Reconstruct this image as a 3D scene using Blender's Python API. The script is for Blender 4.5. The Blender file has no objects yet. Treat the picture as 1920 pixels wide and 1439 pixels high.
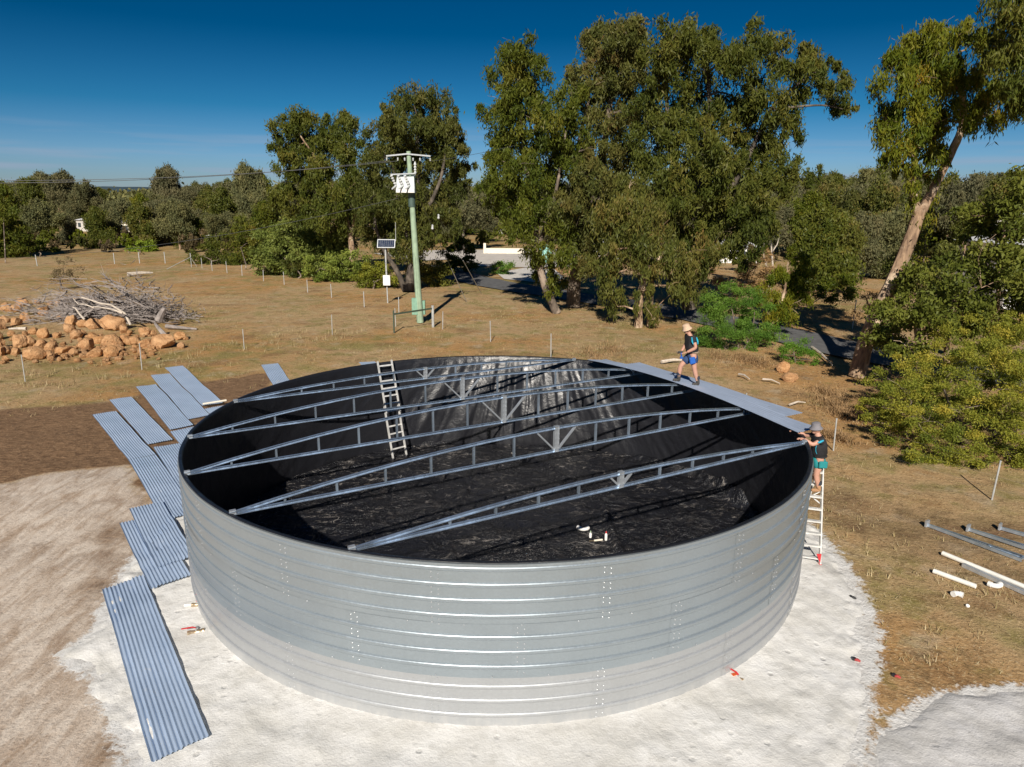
import bpy, math, random
import numpy as np
from mathutils import Vector, Matrix

# ------------------------------------------------------------------ camera, sky, sun, exposure
SC = bpy.context.scene
COL = SC.collection
F, PT, RO = 1328.5, .2558, .0088            # focal length (px of 1920), pitch, roll
R = 7.4; H = .4121 * R; CZ = 1.1483 * R     # tank radius, wall height, camera height (m)
TX, TY = -.0455 * R, 2.3255 * R             # tank centre
SUN_TRAVEL = Vector((.099, .8415, -.531))
SUN_EL = math.asin(.531)
SUN_AZ = math.atan2(-.099, -.8415)          # azimuth of the sun, clockwise from +Y

cam = bpy.data.cameras.new('camera'); camo = bpy.data.objects.new('camera', cam); COL.objects.link(camo)
cam.sensor_width = 36; cam.lens = F * 36 / 1920; cam.clip_start = .5; cam.clip_end = 9000
camo.matrix_world = Matrix.Translation((0, 0, CZ)) @ Matrix.Rotation(math.pi / 2 - PT, 4, 'X') @ Matrix.Rotation(RO, 4, 'Z')
SC.camera = camo

W = bpy.data.worlds.new('World'); SC.world = W; W.use_nodes = True
wn = W.node_tree; wn.nodes.clear()
sky = wn.nodes.new('ShaderNodeTexSky'); sky.sky_type = 'NISHITA'; sky.sun_disc = False
sky.sun_elevation = SUN_EL; sky.sun_rotation = SUN_AZ
sky.air_density = 1.0; sky.dust_density = 0.3; sky.ozone_density = 4.0; sky.altitude = 200
tc = wn.nodes.new('ShaderNodeTexCoord'); sp = wn.nodes.new('ShaderNodeSeparateXYZ')
wn.links.new(tc.outputs['Generated'], sp.inputs[0])
ramp = wn.nodes.new('ShaderNodeValToRGB')
els = ramp.color_ramp.elements
els[0].position = 0.0; els[0].color = (.27, .33, .44, 1)
els[1].position = .62; els[1].color = (.01, .10, .18, 1)
for pos, c in ((.05, (.195, .315, .47)), (.11, (.045, .215, .335)), (.20, (.0, .125, .215)), (.36, (.0, .105, .185))):
    e = els.new(pos); e.color = (*c, 1)
wn.links.new(sp.outputs['Z'], ramp.inputs[0])
mul = wn.nodes.new('ShaderNodeMix'); mul.data_type = 'RGBA'; mul.blend_type = 'MULTIPLY'; mul.inputs[0].default_value = 1
wn.links.new(sky.outputs[0], mul.inputs[6]); wn.links.new(ramp.outputs[0], mul.inputs[7])
# a few thin streaks of cloud low in the sky
mp = wn.nodes.new('ShaderNodeMapping'); mp.inputs['Scale'].default_value = (2.2, 2.2, 46)
wn.links.new(tc.outputs['Generated'], mp.inputs[0])
cn = wn.nodes.new('ShaderNodeTexNoise'); cn.inputs['Scale'].default_value = 1.6; cn.inputs['Detail'].default_value = 5
wn.links.new(mp.outputs[0], cn.inputs[0])
cr = wn.nodes.new('ShaderNodeMapRange'); cr.inputs[1].default_value = .50; cr.inputs[2].default_value = .74
wn.links.new(cn.outputs[0], cr.inputs[0])
lowm = wn.nodes.new('ShaderNodeMapRange'); lowm.inputs[1].default_value = .10; lowm.inputs[2].default_value = .02
wn.links.new(sp.outputs['Z'], lowm.inputs[0])
cm = wn.nodes.new('ShaderNodeMath'); cm.operation = 'MULTIPLY'
wn.links.new(cr.outputs[0], cm.inputs[0]); wn.links.new(lowm.outputs[0], cm.inputs[1])
mx = wn.nodes.new('ShaderNodeMix'); mx.data_type = 'RGBA'; mx.inputs[7].default_value = (2.0, 2.5, 3.3, 1)
wn.links.new(cm.outputs[0], mx.inputs[0]); wn.links.new(mul.outputs[2], mx.inputs[6])
bg = wn.nodes.new('ShaderNodeBackground'); bg.inputs[1].default_value = .12
wo = wn.nodes.new('ShaderNodeOutputWorld')
wn.links.new(mx.outputs[2], bg.inputs[0]); wn.links.new(bg.outputs[0], wo.inputs[0])

sl = bpy.data.lights.new('sun', 'SUN'); sl.energy = 4.6; sl.angle = math.radians(.5); sl.color = (1, .93, .83)
slo = bpy.data.objects.new('sun', sl); COL.objects.link(slo)
slo.rotation_euler = SUN_TRAVEL.to_track_quat('-Z', 'Y').to_euler(); slo.location = (-5, -40, 30)

vs = SC.view_settings
SC.display_settings.display_device = 'sRGB'
vs.view_transform = 'Standard'; vs.look = 'None'; vs.gamma = 1; vs.use_curve_mapping = False; vs.exposure = .36

# ------------------------------------------------------------------ measuring helpers
def ray(px, py):
    u = (px - 960) / F; v = (719.5 - py) / F
    c, s = math.cos(RO), math.sin(RO); u, v = u * c - v * s, u * s + v * c
    return np.array([u, math.cos(PT) + v * math.sin(PT), -math.sin(PT) + v * math.cos(PT)])
def G(px, py, z=0.0):
    d = ray(px, py); return d * ((z - CZ) / d[2]) + np.array([0, 0, CZ])
def AT(px, py, Y):
    d = ray(px, py); return d * (Y / d[1]) + np.array([0, 0, CZ])

# ------------------------------------------------------------------ noise
def _hash(i, j, seed):
    i = i.astype(np.int64); j = j.astype(np.int64)
    h = (i * 374761393 + j * 668265263 + seed * 974711) & 0xffffffff
    h = ((h ^ (h >> 13)) * 1274126177) & 0xffffffff
    return ((h ^ (h >> 16)) & 0xffff) / 65535.0
def vnoise(x, y, seed=0):
    x = np.asarray(x, float); y = np.asarray(y, float)
    i = np.floor(x); j = np.floor(y); fx = x - i; fy = y - j
    fx = fx * fx * (3 - 2 * fx); fy = fy * fy * (3 - 2 * fy)
    a = _hash(i, j, seed); b = _hash(i + 1, j, seed); c = _hash(i, j + 1, seed); d = _hash(i + 1, j + 1, seed)
    return (a + (b - a) * fx) * (1 - fy) + (c + (d - c) * fx) * fy
def fbm(x, y, seed=0, o=4):
    t = 0; a = .5; n = 0
    for k in range(o):
        t = t + a * vnoise(x, y, seed + k * 17); n += a; x = x * 2.03 + 5.1; y = y * 2.03 + 1.7; a *= .5
    return t / n
def sstep(a, b, x):
    t = np.clip((x - a) / (b - a), 0, 1); return t * t * (3 - 2 * t)
def poly_sd(x, y, pts):                        # signed distance, positive inside
    x = np.asarray(x, float); y = np.asarray(y, float)
    ins = np.zeros(x.shape, bool); d = np.full(x.shape, 1e9)
    n = len(pts)
    for k in range(n):
        ax, ay = pts[k][:2]; bx, by = pts[(k + 1) % n][:2]
        c = ((ay > y) != (by > y)) & (x < (bx - ax) * (y - ay) / (by - ay + 1e-12) + ax); ins ^= c
        L = (bx - ax) ** 2 + (by - ay) ** 2 + 1e-12
        t = np.clip(((x - ax) * (bx - ax) + (y - ay) * (by - ay)) / L, 0, 1)
        d = np.minimum(d, np.hypot(x - ax - t * (bx - ax), y - ay - t * (by - ay)))
    return np.where(ins, d, -d)
def line_d(x, y, pts):
    d = np.full(np.shape(x), 1e9)
    for a, b in zip(pts[:-1], pts[1:]):
        ax, ay = a[:2]; bx, by = b[:2]; L = (bx - ax) ** 2 + (by - ay) ** 2 + 1e-12
        t = np.clip(((x - ax) * (bx - ax) + (y - ay) * (by - ay)) / L, 0, 1)
        d = np.minimum(d, np.hypot(x - ax - t * (bx - ax), y - ay - t * (by - ay)))
    return d

# ------------------------------------------------------------------ objects
ORG = {}
def tag(o, label=None, cat=None, group=None, kind=None):
    if label: o['label'] = label
    if cat: o['category'] = cat
    if group: o['group'] = group
    if kind: o['kind'] = kind
    return o
def thing(name, label, cat, loc, group=None):
    o = bpy.data.objects.new(name, None); COL.objects.link(o); o.location = [float(v) for v in loc]
    o.empty_display_size = .3; ORG[o.name] = np.array(loc, float); return tag(o, label, cat, group)
def link(name, me, parent=None):
    o = bpy.data.objects.new(name, me); COL.objects.link(o)
    if parent is not None: o.parent = parent; ORG[o.name] = ORG[parent.name]
    else: ORG[o.name] = np.zeros(3)
    return o
def mesh_np(name, v, f, mat=None, smooth=False, attrs=None, fattr=None):
    """v (n,3), f (m,k) all faces the same size"""
    me = bpy.data.meshes.new(name); v = np.asarray(v, np.float32); f = np.asarray(f, np.int32)
    m, k = f.shape
    me.vertices.add(len(v)); me.vertices.foreach_set('co', v.ravel())
    me.loops.add(m * k); me.loops.foreach_set('vertex_index', f.ravel())
    me.polygons.add(m); me.polygons.foreach_set('loop_start', np.arange(0, m * k, k, dtype=np.int32))
    me.polygons.foreach_set('loop_total', np.full(m, k, np.int32))
    if smooth: me.polygons.foreach_set('use_smooth', np.ones(m, bool))
    me.update(calc_edges=True)
    if attrs:
        for an, arr in attrs.items():
            at = me.attributes.new(an, 'FLOAT_COLOR', 'POINT')
            a = np.ones((len(v), 4), np.float32); a[:, :arr.shape[1]] = arr; at.data.foreach_set('color', a.ravel())
    if fattr:
        for an, arr in fattr.items():
            at = me.attributes.new(an, 'FLOAT', 'FACE'); at.data.foreach_set('value', np.asarray(arr, np.float32))
    if mat: me.materials.append(mat)
    return me
def grid_faces(nu, nv, wrap=False):
    i = np.arange(nu if wrap else nu - 1)[:, None]; j = np.arange(nv - 1)[None, :]
    i2 = (i + 1) % nu
    return np.stack([i * nv + j, i2 * nv + j, i2 * nv + j + 1, i * nv + j + 1], -1).reshape(-1, 4)

class MB:
    def __init__(s): s.v = []; s.f = []; s.m = []; s.mats = []; s.cur = 0
    def use(s, mat):
        if mat not in s.mats: s.mats.append(mat)
        s.cur = s.mats.index(mat); return s
    def add(s, v, f):
        o = len(s.v); s.v += [tuple(map(float, p)) for p in v]
        s.f += [tuple(i + o for i in q) for q in f]; s.m += [s.cur] * len(f); return s
    def box(s, c, size, rot=None):
        a, b, d = [q / 2 for q in size]
        v = [Vector((x, y, z)) for x in (-a, a) for y in (-b, b) for z in (-d, d)]
        if rot is not None: v = [rot @ p for p in v]
        c = Vector([float(q) for q in c]); v = [p + c for p in v]
        return s.add(v, [(0, 1, 3, 2), (4, 6, 7, 5), (0, 4, 5, 1), (2, 3, 7, 6), (0, 2, 6, 4), (1, 5, 7, 3)])
    def bar(s, p0, p1, w, h, up=(0, 0, 1)):
        p0 = Vector([float(q) for q in p0]); p1 = Vector([float(q) for q in p1]); d = (p1 - p0).normalized(); up = Vector(up)
        if abs(d.dot(up)) > .98: up = Vector((0, 1, 0)) if abs(d.y) < .9 else Vector((1, 0, 0))
        sd = d.cross(up).normalized(); up = sd.cross(d)
        v = [p + sd * (w / 2 * i) + up * (h / 2 * j) for p in (p0, p1) for i, j in ((-1, -1), (1, -1), (1, 1), (-1, 1))]
        return s.add(v, [(0, 1, 2, 3), (7, 6, 5, 4), (0, 4, 5, 1), (1, 5, 6, 2), (2, 6, 7, 3), (3, 7, 4, 0)])
    def tube(s, pts, rad, n=8, cap=True, jit=0, rng=None):
        pts = [Vector([float(q) for q in p]) for p in pts]
        if not hasattr(rad, '__len__'): rad = [rad] * len(pts)
        v = []; ref = None
        for k, p in enumerate(pts):
            d = (pts[min(k + 1, len(pts) - 1)] - pts[max(k - 1, 0)]).normalized()
            if ref is None: ref = d.orthogonal().normalized()
            ref = (ref - d * ref.dot(d)).normalized(); b = d.cross(ref)
            for i in range(n):
                a = 2 * math.pi * i / n; rr = rad[k] * (1 + (jit * (rng.random() - .5) if jit else 0))
                v.append(p + ref * (math.cos(a) * rr) + b * (math.sin(a) * rr))
        f = [(k * n + i, k * n + (i + 1) % n, (k + 1) * n + (i + 1) % n, (k + 1) * n + i) for k in range(len(pts) - 1) for i in range(n)]
        if cap: f += [tuple(range(n - 1, -1, -1)), tuple(range((len(pts) - 1) * n, len(pts) * n))]
        return s.add(v, f)
    def lathe(s, c, prof, n=16, rot=None):
        v = []; c = Vector([float(q) for q in c])
        for r, z in prof:
            for i in range(n):
                a = 2 * math.pi * i / n; p = Vector((r * math.cos(a), r * math.sin(a), z))
                v.append((rot @ p if rot is not None else p) + c)
        f = [(k * n + i, k * n + (i + 1) % n, (k + 1) * n + (i + 1) % n, (k + 1) * n + i) for k in range(len(prof) - 1) for i in range(n)]
        f += [tuple(range(n - 1, -1, -1)), tuple(range((len(prof) - 1) * n, len(prof) * n))]
        return s.add(v, f)
    def ball(s, c, r, n=10, m=7, rot=None):
        if not hasattr(r, '__len__'): r = (r, r, r)
        v = []; c = Vector([float(q) for q in c])
        for k in range(m):
            t = math.pi * (k + .02) / (m - 1 + .04)
            for i in range(n):
                a = 2 * math.pi * i / n
                p = Vector((r[0] * math.sin(t) * math.cos(a), r[1] * math.sin(t) * math.sin(a), -r[2] * math.cos(t)))
                v.append((rot @ p if rot is not None else p) + c)
        f = [(k * n + i, k * n + (i + 1) % n, (k + 1) * n + (i + 1) % n, (k + 1) * n + i) for k in range(m - 1) for i in range(n)]
        f += [tuple(range(n - 1, -1, -1)), tuple(range((m - 1) * n, m * n))]
        return s.add(v, f)
    def build(s, name, mat=None, parent=None, smooth=False):
        me = bpy.data.meshes.new(name)
        o0 = ORG[parent.name] if parent is not None else np.zeros(3)
        v = np.array(s.v) - o0
        me.from_pydata(v.tolist(), [], s.f)
        if s.mats:
            for m in s.mats: me.materials.append(m)
            me.polygons.foreach_set('material_index', s.m)
        elif mat: me.materials.append(mat)
        if smooth: me.shade_smooth(); me.set_sharp_from_angle(angle=math.radians(42))
        me.update()
        return link(name, me, parent)
def dup(root, loc):
    r = root.copy(); COL.objects.link(r); r.location = [float(q) for q in loc]
    for ch in list(root.children):
        c = ch.copy(); COL.objects.link(c); c.parent = r
        for g in list(ch.children):
            e = g.copy(); COL.objects.link(e); e.parent = c
    return r

# ------------------------------------------------------------------ materials
class NT:
    def __init__(s, name):
        s.mat = bpy.data.materials.new(name); s.mat.use_nodes = True; s.t = s.mat.node_tree
        s.b = s.t.nodes['Principled BSDF']; s.out = s.t.nodes['Material Output']
        s.obj = None
    def n(s, typ, ins=None, **props):
        x = s.t.nodes.new('ShaderNode' + typ)
        for k, v in props.items(): setattr(x, k, v)
        for k, v in (ins or {}).items():
            if isinstance(v, bpy.types.NodeSocket): s.t.links.new(v, x.inputs[k])
            else: x.inputs[k].default_value = v
        return x
    def P(s):
        if s.obj is None: s.obj = s.n('TexCoord').outputs['Object']
        return s.obj
    def scaled(s, sc, rot=(0, 0, 0)):
        return s.n('Mapping', {'Vector': s.P(), 'Scale': sc, 'Rotation': rot}).outputs[0]
    def noise(s, scale, detail=4, vec=None, rough=.55, dist=0):
        return s.n('TexNoise', {'Vector': vec or s.P(), 'Scale': scale, 'Detail': detail, 'Roughness': rough, 'Distortion': dist}).outputs[0]
    def rng(s, v, a, b, c=0., d=1.):
        return s.n('MapRange', {0: v, 1: a, 2: b, 3: c, 4: d}).outputs[0]
    def math(s, op, a, b=0.):
        return s.n('Math', {0: a, 1: b}, operation=op).outputs[0]
    def mix(s, fac, a, b, mode='MIX'):
        x = s.t.nodes.new('ShaderNodeMix'); x.data_type = 'RGBA'; x.blend_type = mode
        for k, v in ((0, fac), (6, a), (7, b)):
            if isinstance(v, bpy.types.NodeSocket): s.t.links.new(v, x.inputs[k])
            else: x.inputs[k].default_value = (*v, 1) if hasattr(v, '__len__') and len(v) == 3 else v
        return x.outputs[2]
    def set(s, **kw):
        for k, v in kw.items():
            k = {'color': 'Base Color', 'rough': 'Roughness', 'metal': 'Metallic', 'normal': 'Normal', 'spec': 'Specular IOR Level'}[k]
            if isinstance(v, bpy.types.NodeSocket): s.t.links.new(v, s.b.inputs[k])
            else: s.b.inputs[k].default_value = (*v, 1) if hasattr(v, '__len__') and len(v) == 3 else v
        return s
    def bump(s, h, strength=.5, dist=.02, normal=None):
        d = {'Height': h, 'Strength': strength, 'Distance': dist}
        if normal is not None: d['Normal'] = normal
        return s.n('Bump', d).outputs[0]
    def attr(s, name):
        return s.n('Attribute', attribute_name=name)
def simple(name, c, rough=.6, metal=0., var=.15, scale=6., spec=.5, bump=0.):
    t = NT(name); nz = t.noise(scale, 5)
    lo = [max(0, q * (1 - var)) for q in c]; hi = [q * (1 + var) for q in c]
    t.set(color=t.mix(t.rng(nz, .3, .7), lo, hi), rough=t.rng(nz, .3, .7, max(.03, rough - .08), min(1, rough + .08)), metal=metal, spec=spec)
    if bump: t.set(normal=t.bump(nz, bump, .02))
    return t.mat

def m_ground():
    t = NT('dry_grass_ground'); z = t.attr('zone'); sp = t.n('SeparateColor', {0: z.outputs['Color']})
    n1 = t.noise(.09, 4); n2 = t.noise(.55, 5); n3 = t.noise(3.2, 6, rough=.65); n4 = t.noise(14, 4, rough=.7)
    st = t.noise(2.2, 6, t.scaled((1.2, 5.5, 1), (0, 0, .25)), .65)
    c = t.mix(t.rng(n2, .3, .7), (.37, .235, .11), (.51, .365, .205))
    c = t.mix(t.math('MULTIPLY', t.rng(n1, .45, .60), .8), c, (.43, .225, .075))
    c = t.mix(t.rng(t.math('ADD', sp.outputs[2], t.math('MULTIPLY', t.math('SUBTRACT', n2, .5), 1.7)), .40, .75, 0, .75), c, (.185, .175, .042))
    c = t.mix(t.rng(t.noise(1.1, 6, rough=.65), .53, .64, 0, .6), c, (.21, .175, .05))
    c = t.mix(t.rng(t.noise(.4, 5, rough=.6), .53, .66, 0, .7), c, (.225, .125, .055))
    c = t.mix(t.rng(t.noise(.7, 5, t.scaled((1, 1, 1), (0, 0, 2)), .6), .56, .68, 0, .6), c, (.46, .37, .25))
    c = t.mix(t.rng(n3, .52, .68, 0, .7), c, (.17, .115, .055))
    c = t.mix(t.rng(n4, .55, .68, 0, .85), c, (.58, .44, .25))
    c = t.mix(t.rng(n4, .43, .30, 0, .8), c, (.085, .058, .025))
    c = t.mix(t.rng(t.noise(45, 3, rough=.7), .58, .70, 0, .6), c, (.62, .48, .30))
    # tilled dark soil
    dk = t.mix(t.rng(st, .3, .7), (.095, .052, .028), (.33, .205, .115))
    dk = t.mix(t.rng(n3, .5, .66, 0, .6), dk, (.085, .05, .03)); dk = t.mix(t.rng(n4, .54, .70, 0, .7), dk, (.42, .29, .17)); dk = t.mix(t.rng(n4, .42, .28, 0, .6), dk, (.06, .035, .02))
    # pale sandy track with brown drag marks
    st2 = t.noise(1.0, 7, t.scaled((2.6, .8, 1), (0, 0, .22)), .62, .7)
    tk = t.mix(t.rng(st2, .34, .60), (.40, .30, .22), (.64, .55, .46))
    tk = t.mix(t.rng(t.noise(.42, 6, rough=.65), .52, .70, 0, .85), tk, (.225, .15, .10))
    st3 = t.noise(2.2, 8, t.scaled((3.2, .8, 1), (0, 0, .3)), .70, .6); tk = t.mix(t.rng(st3, .52, .68, 0, .5), tk, (.27, .195, .14)); tk = t.mix(t.rng(st3, .46, .32, 0, .6), tk, (.70, .62, .53))
    tk = t.mix(t.rng(n4, .56, .75, 0, .4), tk, (.62, .53, .44))
    tk = t.mix(t.rng(n4, .44, .30, 0, .6), tk, (.18, .12, .08)); tk = t.mix(t.rng(t.noise(38, 3, rough=.7), .56, .70, 0, .5), tk, (.70, .62, .53))
    c = t.mix(t.rng(t.math('ADD', sp.outputs[0], t.math('MULTIPLY', t.math('SUBTRACT', n3, .5), .9)), .22, .80), c, tk)
    c = t.mix(t.rng(t.math('ADD', sp.outputs[1], t.math('MULTIPLY', t.math('SUBTRACT', n2, .5), 1.1)), .38, .72), c, dk)
    # sand spilled over the ground round the pad and the heap
    z2 = t.n('SeparateColor', {0: t.attr('spill').outputs['Color']}).outputs[0]
    sm = t.rng(t.math('ADD', z2, t.math('MULTIPLY', t.math('SUBTRACT', t.math('ADD', t.math('MULTIPLY', n3, .5), t.math('MULTIPLY', n4, .5)), .5), 1.5)), .42, .60)
    c = t.mix(sm, c, t.mix(t.rng(n3, .35, .65), (.56, .54, .51), (.75, .74, .72)))
    hgt = t.math('ADD', t.math('MULTIPLY', n3, .6), t.math('MULTIPLY', n4, .4))
    t.set(color=c, rough=.95, spec=.15, normal=t.bump(t.math('ADD', hgt, t.math('MULTIPLY', t.math('MULTIPLY', st3, sp.outputs[0]), .6)), t.rng(sp.outputs[0], 0, 1, .95, .6), .09))
    return t.mat
def m_sand(name, tint):
    t = NT(name); n1 = t.noise(1.1, 6); n2 = t.noise(5, 5, rough=.6); n3 = t.noise(30, 3)
    r, g, b = tint
    c = t.mix(t.rng(n1, .35, .68), (r * .78, g * .77, b * .74), (r, g, b))
    c = t.mix(t.rng(n2, .5, .68, 0, .55), c, (r * .66, g * .65, b * .62))
    c = t.mix(t.rng(n3, .58, .75, 0, .4), c, (r * 1.1, g * 1.1, b * 1.1))
    h = t.math('ADD', t.math('MULTIPLY', n2, .6), t.math('MULTIPLY', n3, .22))
    foot = t.n('TexVoronoi', {'Vector': t.P(), 'Scale': 3.1, 'Randomness': 1.}).outputs[0]
    fm = t.math('MULTIPLY', t.rng(foot, .20, .10), t.rng(n1, .42, .6))
    c = t.mix(t.math('MULTIPLY', fm, .35), c, (r * .6, g * .59, b * .56))
    h = t.math('SUBTRACT', h, t.math('MULTIPLY', fm, .35))
    t.set(color=c, rough=.95, spec=.12, normal=t.bump(h, .65, .065)); return t.mat
def m_galv(name, c, rough, metal, streak=.06):
    t = NT(name); n = t.noise(1.3, 5); n2 = t.noise(9, 4, t.scaled((1, 1, .25)))
    v = t.math('ADD', t.math('MULTIPLY', n, .6), t.math('MULTIPLY', n2, .4))
    t.set(color=t.mix(t.rng(v, .35, .65), [q * (1 - streak) for q in c], [q * (1 + streak) for q in c]), metal=metal, rough=t.rng(v, .35, .65, rough - .05, rough + .06))
    return t.mat
def m_wall(name, c, rough, metal):
    t = NT(name); n = t.noise(.9, 5); n2 = t.noise(7, 5, t.scaled((1.6, 1.6, .18)), .6); n3 = t.n('TexVoronoi', {'Vector': t.P(), 'Scale': 26.}).outputs[0]; n4 = t.noise(2.6, 6, rough=.7)
    v = t.math('ADD', t.math('ADD', t.math('MULTIPLY', n, .55), t.math('MULTIPLY', n2, .16)), t.math('MULTIPLY', n3, .26))
    col = t.mix(t.rng(v, .35, .70), [q * .94 for q in c], [q * 1.05 for q in c])
    smg = t.rng(n4, .60, .72, 0, .22); col = t.mix(smg, col, [q * 1.3 for q in c])
    zs = t.n('SeparateXYZ', {0: t.P()}).outputs[2]
    dust = t.math('MULTIPLY', t.rng(zs, .45, .02), t.rng(t.math('ADD', n4, t.math('MULTIPLY', n2, .4)), .55, .85)); col = t.mix(t.math('MULTIPLY', dust, .7), col, (.50, .48, .45))
    t.set(color=col, metal=t.math('SUBTRACT', metal, t.math('MULTIPLY', dust, .4)), rough=t.rng(v, .35, .7, rough - .07, rough + .08), normal=t.bump(n, .12, .05)); return t.mat
def m_leaf(name, cols, rough=.5, trans=.18):
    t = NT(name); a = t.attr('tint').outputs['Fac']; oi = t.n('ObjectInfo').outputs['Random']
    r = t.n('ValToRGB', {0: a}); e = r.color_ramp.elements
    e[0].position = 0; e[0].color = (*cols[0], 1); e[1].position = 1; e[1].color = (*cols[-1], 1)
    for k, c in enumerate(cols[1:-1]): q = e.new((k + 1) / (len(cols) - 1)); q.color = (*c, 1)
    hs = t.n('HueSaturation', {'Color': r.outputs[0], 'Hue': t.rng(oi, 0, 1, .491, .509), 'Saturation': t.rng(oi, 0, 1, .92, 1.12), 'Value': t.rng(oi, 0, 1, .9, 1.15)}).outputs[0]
    t.set(color=hs, rough=rough, spec=.14)
    tr = t.n('BsdfTranslucent', {'Color': t.mix(1., hs, (1.0, 1.05, .55), 'MULTIPLY')})
    ms = t.n('MixShader', {0: trans, 1: t.b.outputs[0], 2: tr.outputs[0]})
    t.t.links.new(ms.outputs[0], t.out.inputs[0]); return t.mat
def m_bark(name, a, b, c):
    t = NT(name); n = t.noise(3, 6, t.scaled((3, 3, .6)), .65); n2 = t.noise(1.2, 4)
    col = t.mix(t.rng(n, .35, .65), a, b); col = t.mix(t.rng(n2, .5, .62), col, c)
    t.set(color=col, rough=.9, spec=.15, normal=t.bump(n, .8, .05)); return t.mat
def m_liner(name, dust):
    t = NT(name)
    n1 = t.noise(1.6, 6, rough=.6, dist=.8); n2 = t.noise(6, 5, rough=.62, dist=1.2); n3 = t.noise(26, 4, rough=.6)
    h = t.math('ADD', t.math('MULTIPLY', n1, 1.0), t.math('MULTIPLY', t.math('ADD', t.math('MULTIPLY', n2, .38), t.math('MULTIPLY', n3, .16)), t.rng(t.noise(.33, 3), .42, .58, .2, 1.15)))
    c = (.014, .0145, .018)
    if dust:  # floor only: settled dust, plus pale flecks painted as glints
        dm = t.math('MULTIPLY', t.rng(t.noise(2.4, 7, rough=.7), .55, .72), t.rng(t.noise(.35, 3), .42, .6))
        glint_flecks = t.math('MULTIPLY', t.rng(t.noise(4.2, 6, t.scaled((.55, 1.2, 1), (0, 0, -.4)), .74, 1.6), .565, .62), t.rng(t.noise(.5, 4), .42, .58))  # debris flecks, with sun glints on the plastic painted into their colour
        col = t.mix(t.math('MULTIPLY', dm, .45), c, (.085, .068, .056)); col = t.mix(t.math('MULTIPLY', glint_flecks, .5), col, (.46, .42, .38))
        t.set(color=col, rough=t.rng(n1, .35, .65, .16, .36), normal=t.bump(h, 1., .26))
    else:
        t.set(color=c, rough=t.rng(n1, .35, .65, .29, .46), normal=t.bump(t.math('ADD', n1, t.math('MULTIPLY', n2, .22)), .5, .08))
    t.set(spec=.5); return t.mat
def m_corr(name):
    t = NT(name); n = t.noise(.9, 5); n2 = t.noise(7, 5, rough=.6); dirt = t.rng(t.noise(2.3, 7, t.scaled((1, 1, 1), (0, 0, .9)), .75), .63, .74)
    col = t.mix(t.rng(n, .3, .7), (.385, .485, .635), (.48, .585, .74))
    col = t.mix(t.math('MULTIPLY', dirt, .8), col, (.62, .58, .52))
    t.set(color=col, metal=t.math('SUBTRACT', .32, t.math('MULTIPLY', dirt, .3)), rough=t.rng(n2, .3, .7, .34, .46)); return t.mat

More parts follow.
